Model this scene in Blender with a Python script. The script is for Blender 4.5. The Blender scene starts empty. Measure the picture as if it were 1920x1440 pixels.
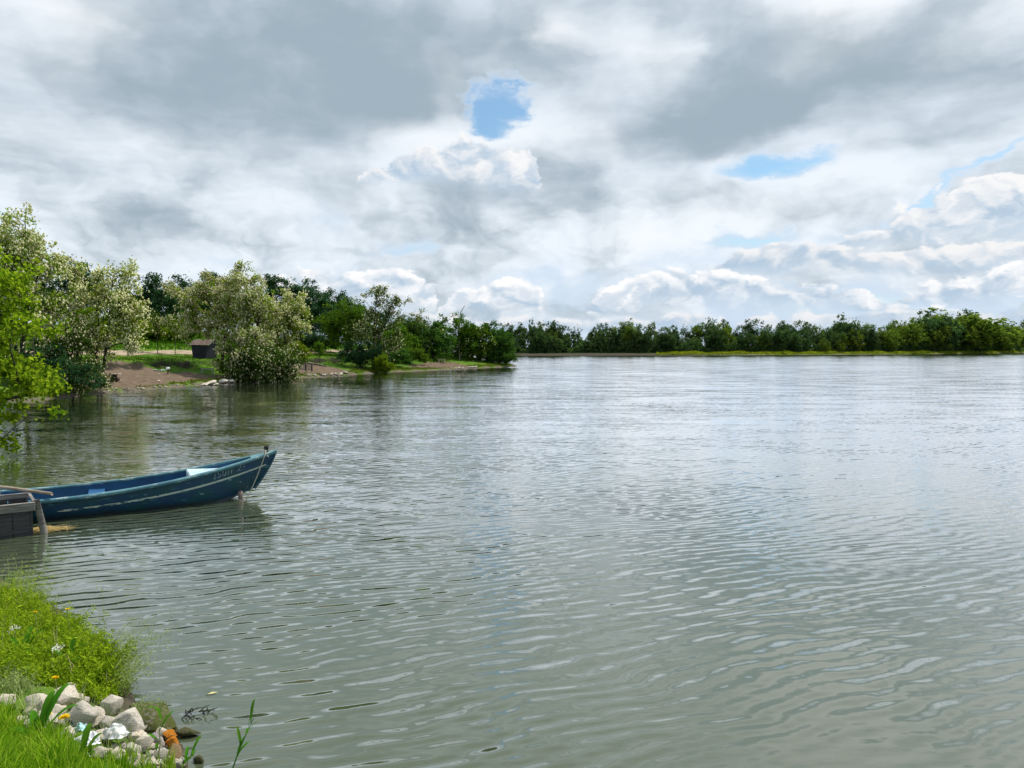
import bpy, math, random
import numpy as np
sc = bpy.context.scene
PI = math.pi; R = math.radians
# ------------------------------------------------------------------ camera
CAM_H = 2.8; FPX = 1442.0; HOR = 652.0
PITCH = math.atan((720.0 - HOR) / FPX)
cam_d = bpy.data.cameras.new('camera'); cam = bpy.data.objects.new('camera', cam_d)
sc.collection.objects.link(cam); sc.camera = cam
cam.location = (0, 0, CAM_H); cam.rotation_euler = (PI / 2 - PITCH, 0, 0)
cam_d.sensor_width = 36.0; cam_d.lens = 36.0 * FPX / 1920.0
cam_d.clip_start = 0.1; cam_d.clip_end = 6000
# ------------------------------------------------------------------ view
sc.render.engine = 'CYCLES'
vs = sc.view_settings
vs.view_transform = 'Standard'; vs.look = 'None'; vs.gamma = 1.0; vs.use_curve_mapping = False
vs.exposure = 0.12
sc.cycles.use_denoising = True
sc.cycles.max_bounces = 6; sc.cycles.diffuse_bounces = 2; sc.cycles.glossy_bounces = 3
sc.cycles.transmission_bounces = 3; sc.cycles.transparent_max_bounces = 8
sc.cycles.caustics_reflective = False; sc.cycles.caustics_refractive = False

def ray(px, py):
    """world direction (azimuth from +Y towards +X, elevation) in degrees through a point of the 1920 x 1440 view"""
    x = (px - 960.0) / FPX; y = (720.0 - py) / FPX
    c, s = math.cos(PITCH), math.sin(PITCH)
    dx, dy, dz = x, c + y * s, -s + y * c
    return math.degrees(math.atan2(dx, dy)), math.degrees(math.atan2(dz, math.hypot(dx, dy)))

# ------------------------------------------------------------------ node helper
class NT:
    def __init__(self, tree): self.t = tree; self.n = tree.nodes; self.l = tree.links
    def new(self, kind, **kw):
        n = self.n.new(kind)
        for k, v in kw.items(): setattr(n, k, v)
        return n
    def put(self, sock, v):
        if isinstance(v, S): v = v.s
        if hasattr(v, 'links') or isinstance(v, bpy.types.NodeSocket): self.l.new(v, sock)
        else: sock.default_value = v
    def math(self, op, a, b=None, c=None, clamp=False):
        n = self.new('ShaderNodeMath', operation=op, use_clamp=clamp)
        for i, v in enumerate((a, b, c)):
            if v is not None: self.put(n.inputs[i], v)
        return S(self, n.outputs[0])
    def vmath(self, op, a, b=None, out=0):
        n = self.new('ShaderNodeVectorMath', operation=op)
        for i, v in enumerate((a, b)):
            if v is not None: self.put(n.inputs[i], v)
        return S(self, n.outputs['Value' if out == 'v' else 0])
    def scale(self, a, f):
        n = self.new('ShaderNodeVectorMath', operation='SCALE'); self.put(n.inputs[0], a); self.put(n.inputs['Scale'], f)
        return S(self, n.outputs[0])
    def sep(self, v):
        n = self.new('ShaderNodeSeparateXYZ'); self.put(n.inputs[0], v); return [S(self, o) for o in n.outputs]
    def comb(self, x, y, z=0.0):
        n = self.new('ShaderNodeCombineXYZ')
        for i, v in enumerate((x, y, z)): self.put(n.inputs[i], v)
        return S(self, n.outputs[0])
    def noise(self, v, scale, detail=4.0, rough=0.5, dist=0.0, col=False, lac=2.0, kind='FBM', dim='2D'):
        n = self.new('ShaderNodeTexNoise', noise_dimensions=dim); n.noise_type = kind
        self.put(n.inputs['Vector'], v)
        self.put(n.inputs['Scale'], scale); self.put(n.inputs['Detail'], detail); self.put(n.inputs['Roughness'], rough)
        self.put(n.inputs['Distortion'], dist); self.put(n.inputs['Lacunarity'], lac)
        return S(self, n.outputs['Color' if col else 0])
    def voronoi(self, v, scale, rand=1.0, detail=0.0, rough=0.5, feature='SMOOTH_F1', smooth=0.4):
        n = self.new('ShaderNodeTexVoronoi', feature=feature)
        self.put(n.inputs['Vector'], v); self.put(n.inputs['Scale'], scale); self.put(n.inputs['Randomness'], rand)
        self.put(n.inputs['Detail'], detail); self.put(n.inputs['Roughness'], rough)
        if 'Smoothness' in n.inputs: self.put(n.inputs['Smoothness'], smooth)
        return S(self, n.outputs['Distance'])
    def step(self, v, a, b, lo=0.0, hi=1.0):
        n = self.new('ShaderNodeMapRange', interpolation_type='SMOOTHSTEP')
        for i, x in enumerate((v, a, b, lo, hi)): self.put(n.inputs[i], x)
        return S(self, n.outputs[0])
    def lin(self, v, a, b, lo=0.0, hi=1.0):
        n = self.new('ShaderNodeMapRange', interpolation_type='LINEAR')
        for i, x in enumerate((v, a, b, lo, hi)): self.put(n.inputs[i], x)
        return S(self, n.outputs[0])
    def mix(self, f, a, b, blend='MIX'):
        n = self.new('ShaderNodeMix', data_type='RGBA', blend_type=blend)
        self.put(n.inputs[0], f)
        for i, v in ((6, a), (7, b)):
            if isinstance(v, tuple) and len(v) == 3: v = v + (1.0,)
            self.put(n.inputs[i], v)
        return S(self, n.outputs[2])
    def blob(self, q, cx, cy, rx, ry, rot=0.0, lo=0.0, hi=1.0, inner=0.0):
        """1 inside an ellipse in the space of q, falling smoothly to 0 at its rim"""
        n = self.new('ShaderNodeMapping', vector_type='TEXTURE')
        self.put(n.inputs[0], q); n.inputs[1].default_value = (cx, cy, 0)
        n.inputs[2].default_value = (0, 0, rot); n.inputs[3].default_value = (rx, ry, 1)
        return self.step(self.vmath('LENGTH', S(self, n.outputs[0]), out='v'), 1.0, inner, lo, hi)
class S:
    def __init__(self, nt, s): self.nt = nt; self.s = s
    def __add__(self, o): return self.nt.math('ADD', self, o)
    __radd__ = __add__
    def __sub__(self, o): return self.nt.math('SUBTRACT', self, o)
    def __rsub__(self, o): return self.nt.math('SUBTRACT', o, self)
    def __mul__(self, o): return self.nt.math('MULTIPLY', self, o)
    __rmul__ = __mul__
    def __truediv__(self, o): return self.nt.math('DIVIDE', self, o)
    def __rtruediv__(self, o): return self.nt.math('DIVIDE', o, self)
    def max(self, o): return self.nt.math('MAXIMUM', self, o)
    def min(self, o): return self.nt.math('MINIMUM', self, o)
    def clamp(self): return self.nt.math('ADD', self, 0.0, clamp=True)

# ------------------------------------------------------------------ sky and sun
SUN_AZ, SUN_EL = R(46), R(58)
SKY_STR = 0.1
world = bpy.data.worlds.new('World'); sc.world = world; world.use_nodes = True
wt = world.node_tree; wt.nodes.clear(); W = NT(wt)

def build_sky():
    tc = W.new('ShaderNodeTexCoord')
    X, Y, Z = W.sep(S(W, tc.outputs['Generated']))
    nis = W.new('ShaderNodeTexSky', sky_type='NISHITA', sun_disc=False, sun_elevation=SUN_EL, sun_rotation=SUN_AZ)
    nis.air_density = 1.0; nis.dust_density = 0.6; nis.ozone_density = 1.5
    az = W.math('ARCTAN2', X, Y) * (180 / PI)
    el = W.math('ARCSINE', Z) * (180 / PI)
    inv = 1.0 / (Z.max(0.0) + 0.10)
    P = W.comb(X * (inv * 0.75), Y * (inv * 1.15), 0.0)      # plane of a cloud deck seen in perspective
    Q = W.comb(az, el, 0.0)                                  # azimuth and elevation in degrees
    w0 = W.vmath('SUBTRACT', W.noise(W.vmath('MULTIPLY', Q, (0.06, 0.12, 1.0)), 1.0, 2, 0.45, col=True), (0.5, 0.5, 0.5))
    w2 = W.vmath('SUBTRACT', W.noise(W.vmath('MULTIPLY', Q, (0.13, 0.26, 1.0)), 1.0, 5, 0.60, col=True), (0.5, 0.5, 0.5))
    Qw = W.vmath('ADD', W.vmath('ADD', Q, W.vmath('MULTIPLY', w0, (14.0, 5.0, 0.0))), W.vmath('MULTIPLY', w2, (5.0, 2.6, 0.0)))
    Qf = W.vmath('ADD', Q, W.vmath('MULTIPLY', w2, (8.0, 5.0, 0.0)))
    Qs = W.vmath('ADD', Q, W.vmath('MULTIPLY', w2, (4.0, 2.6, 0.0)))
    AZ0, AZ1 = -38.0, 38.0
    def table(t, values, mode='EASE'):
        n = W.new('ShaderNodeValToRGB'); cr = n.color_ramp; cr.interpolation = mode
        k = len(values)
        for i in range(k):
            p = i / (k - 1)
            e = cr.elements[0] if i == 0 else (cr.elements[1] if i == 1 else cr.elements.new(p))
            e.position = p
        for i, e in enumerate(cr.elements): e.color = tuple(float(x) for x in values[i]) + (1.0,)
        W.put(n.inputs[0], t); return S(W, n.outputs[0])
    # weather map: darkness of the deck and bright thin places, over azimuth for rows of elevation
    DARK = ((900, 60, 1250, 210, 0, .72), (330, 140, 620, 160, 4, .95), (80, 175, 260, 60, 0, .25), (560, 50, 460, 80, 0, .45), (1480, 175, 560, 140, -5, .95), (1720, 90, 460, 100, 0, .55),
            (1300, 215, 330, 80, 0, .45), (850, 372, 330, 95, -10, 1.0), (905, 425, 120, 35, 0, .55), (480, 310, 240, 75, 0, .6), (730, 410, 150, 40, 0, .35),
            (250, 440, 280, 55, 0, .45), (1290, 372, 90, 45, 0, .5), (1850, 250, 240, 60, -8, .5), (600, 490, 220, 40, 0, .45),
            (130, 310, 220, 60, 0, .45), (1000, 60, 300, 60, 0, .25), (1080, 578, 300, 36, 0, .45), (700, 150, 300, 90, 0, .5), (1600, 555, 200, 40, 0, .3))
    LIGHT = ((1062, 62, 80, 55, 0, 1.15), (1148, 132, 85, 50, 0, 1.25), (30, 30, 170, 80, 0, .9), (870, 262, 260, 60, -8, .8), (1570, 10, 130, 40, 0, .4),
             (880, 150, 90, 45, -25, .7), (1050, 240, 80, 90, 0, .35), (1250, 420, 330, 80, 0, .45), (250, 262, 330, 36, 0, .4), (640, 340, 160, 50, 0, .3), (1600, 330, 200, 60, -10, .4), (1560, -95, 230, 180, 0, 1.5), (1910, -95, 160, 160, 0, 1.4), (1230, -110, 160, 70, 0, .6))
    def field(lst, a, e):
        v = 0.0
        for (px, py, rx, ry, rot, hi) in lst:
            ca, ce = ray(px, py); r = -R(rot); dx, dy = a - ca, e - ce
            u = (dx * math.cos(r) + dy * math.sin(r)) * 25.2 / rx; w = (-dx * math.sin(r) + dy * math.cos(r)) * 25.2 / ry
            d = min(1.0, math.hypot(u, w)); d = 1 - d; v += hi * d * d * (3 - 2 * d)
        return v
    qx, qy, _ = W.sep(Qw)
    t = W.lin(qx, AZ0, AZ1)
    rows = [1.0, 3.0, 5.0, 7.0, 9.0, 11.0, 13.0, 15.0, 17.5, 20.0, 22.5, 25.0, 28.0, 31.0]
    ctl = None
    for i, e in enumerate(rows):
        vals = []
        for k in range(32):
            a = AZ0 + (AZ1 - AZ0) * k / 31
            vals.append((min(1, field(DARK, a, e) / 1.6), min(1, field(LIGHT, a, e) / 1.3), 0))
        c = table(t, vals)
        ctl = c if ctl is None else W.mix(W.lin(qy, rows[i - 1], e), ctl, c)
    dark, light, _ = W.sep(ctl)
    dark = dark * 1.6; light = light * 1.3
    # gaps where the blue shows
    holes = None
    for (px, py, rx, ry, rot, inner, hi) in ((945, 206, 84, 74, 0, 0.0, 1.35), (905, 180, 60, 38, -30, 0.0, 1.0), (952, 160, 34, 46, 15, 0.0, 1.0), (1465, 312, 160, 34, -4, 0, .72), (1420, 438, 120, 30, 0, 0, 0.85),
              (1790, 342, 290, 20, -24, 0, .72), (780, 462, 110, 34, 0, 0, 0.7), (1060, 540, 170, 50, 0, 0, .35), (1560, 575, 300, 46, -6, 0, .5)):
        a, e = ray(px, py)
        b = W.blob(Qf, a, e, rx / 25.2, ry / 25.2, -R(rot), 0.0, hi, inner); holes = b if holes is None else holes.max(b)
    low = W.step(el, 17, 7)                    # share of the distant clouds
    PL = W.mix(low, W.scale(P, 1.9), W.vmath('ADD', W.vmath('MULTIPLY', Qs, (0.105, -0.25, 1.0)), (0.0, 10.1, 0.0)))
    na = W.noise(PL, 1.0, 7, 0.52)
    nb = W.noise(W.vmath('ADD', PL, (0.07, -0.22, 0.0)), 1.0, 4, 0.52)
    qs_ = 1.0 / (1.0 + (el - 12.0).max(0.0) * 0.03)            # heaps look larger overhead than far off
    QA = W.vmath('ADD', W.vmath('MULTIPLY', W.scale(Q, qs_), (1.0, 1.35, 0.0)), W.vmath('MULTIPLY', w2, (5.0, 5.0, 0)))
    def lumps(q):
        n = W.new('ShaderNodeTexVoronoi', voronoi_dimensions='2D', feature='F1')
        W.put(n.inputs['Vector'], q); n.inputs['Scale'].default_value = 0.40; n.inputs['Detail'].default_value = 2.5; n.inputs['Roughness'].default_value = 0.45
        return S(W, n.outputs['Distance'])
    v1 = lumps(QA); v2 = lumps(W.vmath('ADD', QA, (0.3, 0.6, 0.0)))
    puff = 0.5 - v1; rel = v2 - v1
    nm = W.noise(W.vmath('MULTIPLY', Qs, (0.20, 0.30, 1.0)), 1.0, 3, 0.5)
    out = W.step(W.math('ABSOLUTE', az), 34, 55) * 0.42      # beyond the view the deck goes on
    up = W.step(el, 26, 42, 0.0, 0.42)
    dk = dark * 0.85 + out.max(up) + (na - 0.5) * W.lin(low, 0, 1, 1.5, 2.1) - light * 0.75
    relief = na - nb
    shade = W.step(dk - relief * 0.9 - (rel * 0.25 + puff * 0.2) * low + (nm - .5) * 1.25, -0.45, 1.12)
    white = W.mix(low, (0.73, 0.805, 0.89), (0.81, 0.875, 0.94))
    col_deck = W.mix(shade, white, (0.335, 0.42, 0.49))
    col_deck = W.mix(light.min(1.0) * 0.45, col_deck, (1.0, 0.99, 0.98))
    # thin veil over the blue
    veil = W.step(na * 0.8 + 0.12 + W.step(el, 14, 3) * 0.10 - holes * 0.55, -0.12, 0.46)
    veil_c = W.mix(W.step(el, 2, 18), (0.58, 0.70, 0.84), (0.70, 0.78, 0.87))
    blue = W.mix(1.0, S(W, nis.outputs[0]), (SKY_STR * 1.0, SKY_STR * 1.2, SKY_STR * 1.2), 'MULTIPLY')
    sky = W.mix(veil, blue, veil_c)
    cover = W.step((na - 0.5) * 2.0 + (nb - .5) * 0.5 + puff * 0.25 + W.step(el, 1, 15, 0.25, 0.66) + dark * 0.3 + light * 0.3 - holes * 1.6, -0.50, 0.40)
    sky = W.mix(cover, sky, col_deck)
    # banks of cumulus low in the sky: crisp heaped tops, soft bases
    sx, sy, _ = W.sep(Qs)
    tb = W.lin(sx, AZ0, AZ1)
    def bank(top, base, tone, lump):
        vals = []
        tp = sorted((ray(x, y) for x, y in top)); bp = sorted((ray(x, y) for x, y in base))
        for k in range(32):
            a = AZ0 + (AZ1 - AZ0) * k / 31
            te = np.interp(a, [p[0] for p in tp], [p[1] for p in tp]); be = np.interp(a, [p[0] for p in bp], [p[1] for p in bp])
            vals.append((max(0, te) / 30, max(0, be) / 30, 0))
        c0, c1, _ = W.sep(table(tb, vals, 'LINEAR'))
        top_e = c0 * 30.0; base_e = c1 * 30.0
        F = top_e - sy + puff * lump
        h = (sy - base_e) / (top_e - base_e).max(0.4)
        alpha = W.step(F, -0.05, 0.30) * W.step(h, -0.15, 0.45)
        lit = W.step(h * 0.75 + rel * 0.9 + (na - 0.5) * 0.7, -0.15, 0.95)
        return alpha, W.mix(lit, (0.44, 0.56, 0.69), (tone, tone, tone * 1.01))
    Z0 = 700
    for top, base, tone, lump in (
        ([(600, 460), (660, 345), (720, 305), (770, 280), (830, 262), (880, 244), (930, 260), (975, 257), (1012, 286), (1035, 330), (1060, 430)], [(600, 350), (1100, 352)], .88, 1.4),
        ([(1540, 520), (1570, 440), (1620, 408), (1680, 386), (1740, 362), (1800, 326), (1850, 306), (1920, 296), (2100, 280)], [(1500, 470), (1700, 455), (1920, 450)], .88, 1.5),
        ([(1330, 540), (1370, 470), (1400, 455), (1450, 447), (1520, 456), (1600, 458), (1700, 446), (1800, 440), (1920, 428), (2100, 440)], [(1300, 520), (1920, 505)], .85, 1.3),
        ([(830, 620), (855, 535), (880, 515), (905, 508), (930, 522), (948, 538), (975, 525), (1000, 530), (1022, 560), (1040, 640), (1620, 640), (1660, 558), (1700, 530), (1760, 502), (1800, 490), (1835, 505), (1870, 490), (1920, 486), (2100, 500)], [(800, 595), (1100, 595), (1600, 575), (2000, 560)], .93, 1.0),
        ([(300, 560), (420, 520), (520, 512), (640, 505), (760, 500), (830, 540), (860, 640), (1060, 640), (1090, 542), (1150, 530), (1210, 515), (1260, 502), (1300, 510), (1350, 496), (1400, 490), (1440, 505), (1480, 532), (1540, 528), (1600, 545), (1700, 570), (1800, 560), (2000, 560)], [(300, 590), (1000, 585), (1500, 585), (2000, 600)], .93, 1.2),
        ([(300, 590), (700, 582), (1000, 596), (1100, 590), (1200, 588), (1350, 596), (1500, 580), (1600, 586), (1700, 572), (1920, 568), (2100, 570)], [(0, 620), (2000, 618)], .84, .7)):
        al, c = bank(top, base, tone, lump); sky = W.mix(al, sky, c)
    sky = W.mix(W.step(el, 3.0, -0.3) * 0.7, sky, (0.49, 0.62, 0.78))      # haze at the horizon
    sky = W.mix(W.step(el, -0.2, -3.0), sky, (0.10, 0.11, 0.09))
    bg = W.new('ShaderNodeBackground'); bg.inputs[1].default_value = SKY_STR
    W.put(bg.inputs[0], W.scale(sky, 1.0 / SKY_STR))
    o = W.new('ShaderNodeOutputWorld'); W.l.new(bg.outputs[0], o.inputs[0])
    world.cycles.sampling_method = 'NONE'
build_sky()

sun_d = bpy.data.lights.new('sun', 'SUN'); sun_d.energy = 4.4; sun_d.angle = R(0.6); sun_d.color = (1.0, 0.95, 0.86)
sun = bpy.data.objects.new('sun', sun_d); sc.collection.objects.link(sun)
from mathutils import Vector, Matrix, noise as mnoise
SUNV = Vector((math.sin(SUN_AZ) * math.cos(SUN_EL), math.cos(SUN_AZ) * math.cos(SUN_EL), math.sin(SUN_EL)))
sun.rotation_euler = SUNV.to_track_quat('Z', 'Y').to_euler(); sun.location = (0, 0, 60)

# ------------------------------------------------------------------ helpers
LINK = sc.collection.objects.link
def tag(o, label=None, cat=None, group=None, kind=None):
    if label: o['label'] = label
    if cat: o['category'] = cat
    if group: o['group'] = group
    if kind: o['kind'] = kind
    return o
def empty(name, loc, rz=0.0):
    o = bpy.data.objects.new(name, None); LINK(o); o.location = loc; o.rotation_euler = (0, 0, rz); o.empty_display_size = 0.2
    return o
def mesh(name, V, F, smooth=False):
    """V (n,3) array, F (m,k) array of one face size, or a list of arrays of different sizes"""
    me = bpy.data.meshes.new(name); V = np.asarray(V, dtype=np.float32)
    Fs = F if isinstance(F, list) else [F]
    Fs = [np.asarray(f, dtype=np.int32) for f in Fs if len(f)]
    nl = sum(f.size for f in Fs); npoly = sum(len(f) for f in Fs)
    me.vertices.add(len(V)); me.vertices.foreach_set('co', V.ravel())
    me.loops.add(nl); me.loops.foreach_set('vertex_index', np.concatenate([f.ravel() for f in Fs]))
    me.polygons.add(npoly)
    starts = []; o = 0
    for f in Fs: starts.append(o + np.arange(len(f)) * f.shape[1]); o += f.size
    me.polygons.foreach_set('loop_start', np.concatenate(starts).astype(np.int32))
    if smooth: me.polygons.foreach_set('use_smooth', np.ones(npoly, dtype=bool))
    me.update(calc_edges=True); me.validate()
    return me
def obj(name, me, mat, parent=None):
    o = bpy.data.objects.new(name, me); LINK(o)
    if mat is not None and not me.materials:
        for m in (mat if isinstance(mat, (list, tuple)) else [mat]): me.materials.append(m)
    if parent is not None: o.parent = parent
    return o
class MB:
    """collects polygons of any size"""
    def __init__(self): self.v = []; self.f = []
    def box(self, c, s, M=None):
        i = len(self.v); M = M or Matrix()
        for dx in (-.5, .5):
            for dy in (-.5, .5):
                for dz in (-.5, .5): self.v.append(M @ Vector((c[0] + dx * s[0], c[1] + dy * s[1], c[2] + dz * s[2])))
        for q in ((0, 1, 3, 2), (4, 6, 7, 5), (0, 4, 5, 1), (2, 3, 7, 6), (0, 2, 6, 4), (1, 5, 7, 3)): self.f.append([i + k for k in q])
        return self
    def beam(self, a, b, w, h, up=(0, 0, 1)):
        a, b = Vector(a), Vector(b); d = (b - a); L = d.length; d.normalize(); u = Vector(up); s = d.cross(u).normalized(); u = s.cross(d)
        M = Matrix((d, s, u)).transposed().to_4x4(); M.translation = (a + b) / 2
        return self.box((0, 0, 0), (L, w, h), M)
    def tube(self, pts, rad, n=7, cap=True):
        pts = [Vector(p) for p in pts]; rad = rad if hasattr(rad, '__len__') else [rad] * len(pts); base = len(self.v); prev = None
        for k, p in enumerate(pts):
            d = (pts[min(k + 1, len(pts) - 1)] - pts[max(k - 1, 0)]).normalized()
            ref = prev if prev is not None else (Vector((1, 0, 0)) if abs(d.x) < .9 else Vector((0, 1, 0)))
            s = d.cross(ref).normalized(); u = s.cross(d); prev = u
            for j in range(n):
                a = 2 * PI * j / n; self.v.append(p + (u * math.cos(a) + s * math.sin(a)) * rad[k])
        for k in range(len(pts) - 1):
            for j in range(n):
                a = base + k * n + j; b = base + k * n + (j + 1) % n; self.f.append([a, b, b + n, a + n])
        if cap:
            self.f.append([base + j for j in range(n)]); e = base + (len(pts) - 1) * n; self.f.append([e + j for j in reversed(range(n))])
        return self
    def poly(self, pts):
        i = len(self.v); self.v += [Vector(p) for p in pts]; self.f.append(list(range(i, i + len(pts)))); return self
    def build(self, name, mat, parent=None, smooth=False, bevel=0.0):
        me = bpy.data.meshes.new(name); me.from_pydata([tuple(v) for v in self.v], [], self.f)
        if bevel:
            import bmesh
            bm = bmesh.new(); bm.from_mesh(me); bmesh.ops.bevel(bm, geom=list(bm.edges), offset=bevel, segments=1, affect='EDGES'); bm.to_mesh(me); bm.free()
        if smooth:
            for p in me.polygons: p.use_smooth = True
        me.update()
        return obj(name, me, mat, parent)

# ------------------------------------------------------------------ materials
def material(name, col, rough=0.8, spec=0.3, emit=None):
    m = bpy.data.materials.new(name); m.use_nodes = True; t = NT(m.node_tree); b = m.node_tree.nodes['Principled BSDF']
    b.inputs['Base Color'].default_value = (*col, 1); b.inputs['Roughness'].default_value = rough; b.inputs['Specular IOR Level'].default_value = spec
    return m, t, b
def pos(t): return S(t, t.new('ShaderNodeNewGeometry').outputs['Position'])
def objc(t): return S(t, t.new('ShaderNodeTexCoord').outputs['Object'])
def ramp(t, f, stops, mode='LINEAR'):
    n = t.new('ShaderNodeValToRGB'); cr = n.color_ramp; cr.interpolation = mode
    for i, (p, c) in enumerate(stops):
        e = cr.elements[i] if i < 2 else cr.elements.new(p); e.position = p; e.color = (*c, 1)
    t.put(n.inputs[0], f); return S(t, n.outputs[0])
def bump(t, b, h, strength=0.5, dist=0.02):
    n = t.new('ShaderNodeBump'); n.inputs['Strength'].default_value = strength; n.inputs['Distance'].default_value = dist
    t.put(n.inputs['Height'], h); t.l.new(n.outputs[0], b.inputs['Normal'])
def leaf_mat(name, c0, c1, trans=0.35, c2=None, tcol=1.4):
    """foliage: colours spread from leaf to leaf, light passing through"""
    m = bpy.data.materials.new(name); m.use_nodes = True; nt = m.node_tree; nt.nodes.clear(); t = NT(nt)
    r = S(t, t.new('ShaderNodeNewGeometry').outputs['Random Per Island'])
    stops = [(0.0, c0), (1.0, c1)] if c2 is None else [(0.0, c0), (0.7, c1), (1.0, c2)]
    col = ramp(t, r, stops)
    info = S(t, t.new('ShaderNodeObjectInfo').outputs['Random'])
    hs = t.new('ShaderNodeHueSaturation'); t.put(hs.inputs['Hue'], t.lin(info, 0, 1, 0.488, 0.508)); t.put(hs.inputs['Value'], t.lin(info, 0, 1, 0.85, 1.12)); t.put(hs.inputs['Color'], col)
    d = t.new('ShaderNodeBsdfDiffuse'); t.l.new(hs.outputs[0], d.inputs[0])
    tr = t.new('ShaderNodeBsdfTranslucent'); t.put(tr.inputs[0], t.mix(1.0, S(t, hs.outputs[0]), (tcol, tcol * 1.05, tcol * 0.7), 'MULTIPLY'))
    mx = t.new('ShaderNodeMixShader'); mx.inputs[0].default_value = trans; t.l.new(d.outputs[0], mx.inputs[1]); t.l.new(tr.outputs[0], mx.inputs[2])
    o = t.new('ShaderNodeOutputMaterial'); t.l.new(mx.outputs[0], o.inputs[0])
    return m
def wood(name, c0, c1, rough=0.85, scale=(3, 3, 30), wet=None):
    m, t, b = material(name, c0, rough)
    n = t.noise(t.vmath('MULTIPLY', objc(t), scale), 1.0, 5, 0.6, 0.4, dim='3D')
    n2 = t.noise(objc(t), 3.0, 3, 0.5, dim='3D')
    c = t.mix(t.step(n, 0.35, 0.65), c0, c1); c = t.mix(t.step(n2, 0.5, 0.7) * 0.5, c, tuple(x * 0.45 for x in c0))
    t.put(b.inputs['Base Color'], c); bump(t, b, n, 0.5, 0.01); return m

# ------------------------------------------------------------------ lake shore and relief
def on_water(px, py, z=0.0):
    """point of the level z seen through a point of the photograph's frame"""
    a, e = ray(px, py); d = (CAM_H - z) / math.tan(-R(e)); return d * math.sin(R(a)), d * math.cos(R(a))
SHORE = [(60, -40), (30, -4), (12, 1.6), (4, 2.9), (1, 3.4)]
SHORE += [on_water(x, y) for x, y in ((420, 1560), (352, 1445), (345, 1400), (300, 1372), (262, 1330), (240, 1290), (232, 1245), (165, 1200), (122, 1150), (62, 1112), (0, 1086))]
SHORE += [(-8.2, 10.0), (-10.6, 11.2), (-12.6, 13.6), (-15.2, 17.2), (-17.3, 22), (-20.3, 27.5), (-24.6, 34), (-27.6, 39.5)]
SHORE += [on_water(x, y) for x, y in ((70, 752), (130, 744), (200, 736), (300, 729), (380, 722), (440, 717), (490, 715), (540, 711), (600, 707), (655, 703), (740, 698), (800, 695.5), (860, 692.5), (900, 690.5), (945, 688.5))]
SHORE += [(0.6, 116), (-1.0, 124), (-12, 134), (-40, 152), (-76, 200), (-70, 245), (-36, 264), (0, 270), (60, 284), (120, 306), (190, 342), (260, 396), (300, 446), (430, 530), (800, 600), (1400, 420), (1500, -200), (600, -400)]
SH = np.array(SHORE)
def sdist(x, y):
    """distance inland (negative over the lake)"""
    p = np.stack([np.ravel(x), np.ravel(y)], 1).astype(float); A = SH; Bp = np.roll(SH, -1, 0)
    best = np.full(len(p), 1e18); inside = np.zeros(len(p), bool)
    for a, b in zip(A, Bp):
        ab = b - a; tt = np.clip(((p - a) @ ab) / (ab @ ab), 0, 1); q = p - a - tt[:, None] * ab
        best = np.minimum(best, (q * q).sum(1))
        c = ((a[1] > p[:, 1]) != (b[1] > p[:, 1]))
        with np.errstate(divide='ignore', invalid='ignore'):
            xi = (b[0] - a[0]) * (p[:, 1] - a[1]) / (b[1] - a[1]) + a[0]
        inside ^= c & (p[:, 0] < xi)
    return (np.sqrt(best) * np.where(inside, -1, 1)).reshape(np.shape(x))
def sstep(v, a, b):
    t = np.clip((v - a) / (b - a), 0, 1); return t * t * (3 - 2 * t)
def height(x, y):
    x = np.asarray(x, float); y = np.asarray(y, float); d = sdist(x, y)
    d = d + 0.18 * np.sin(x * 2.1 + y * 1.3) * sstep(np.abs(d), 0.0, 1.2) * (y < 20) + sstep(y, 25, 40) * (0.25 * np.sin(x * .9 + y * 1.7) + .2 * np.sin(y * 2.3))
    hn = np.interp(d, [-8, -3, -1.0, 0, 1, 2.5, 4, 12, 60], [-1.6, -1.0, -.30, 0, .36, .88, 1.18, 1.35, 2.0])
    hl = np.interp(d, [-8, -2, -.3, 0, .25, .9, 5.2, 6.0, 7.4, 11, 12.4, 16.2, 32, 60, 150, 3000], [-1.6, -.7, -.12, 0.02, .17, .3, .98, 1.2, 1.78, 1.98, 2.10, 2.55, 4.5, 6.0, 7, 9])
    hf = np.interp(d, [-40, -3, 0, .8, 4, 20, 60, 3000], [-2, -.5, 0, .4, .8, 1.3, 2.0, 6])
    wn = 1 - sstep(y, 11, 22); wf = sstep(y, 140, 220)
    h = hn * wn + (1 - wn) * (hl * (1 - wf) + hf * wf)
    amp = np.clip(d, 0, 1)
    h = h + amp * (0.035 * np.sin(1.7 * x + 0.6 * y) * np.sin(2.3 * y - .4 * x) + .02 * np.sin(5.1 * x + 1) * np.sin(4.7 * y))
    return h
def gz(x, y): return float(height(np.array([x]), np.array([y]))[0])
def hit(px, py):
    """where the line of sight through a point of the frame meets the land"""
    a, e = ray(px, py); dd = np.concatenate([np.arange(3, 30, .05), np.arange(30, 200, .2)])
    x, y = dd * math.sin(R(a)), dd * math.cos(R(a)); z = CAM_H + dd * math.tan(R(e)); h = np.maximum(height(x, y), 0.0)
    k = np.argmax(z <= h); return float(x[k]), float(y[k]), float(h[k])
def atY(px, Y): return (px - 960.0) / FPX * Y
def inside_poly(x, y, poly):
    c = np.zeros(np.shape(x), bool); n = len(poly)
    for i in range(n):
        (x0, y0), (x1, y1) = poly[i], poly[(i + 1) % n]
        if y0 == y1: continue
        k = (y0 > y) != (y1 > y); c ^= k & (x < (x1 - x0) * (y - y0) / (y1 - y0) + x0)
    return c

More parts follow.
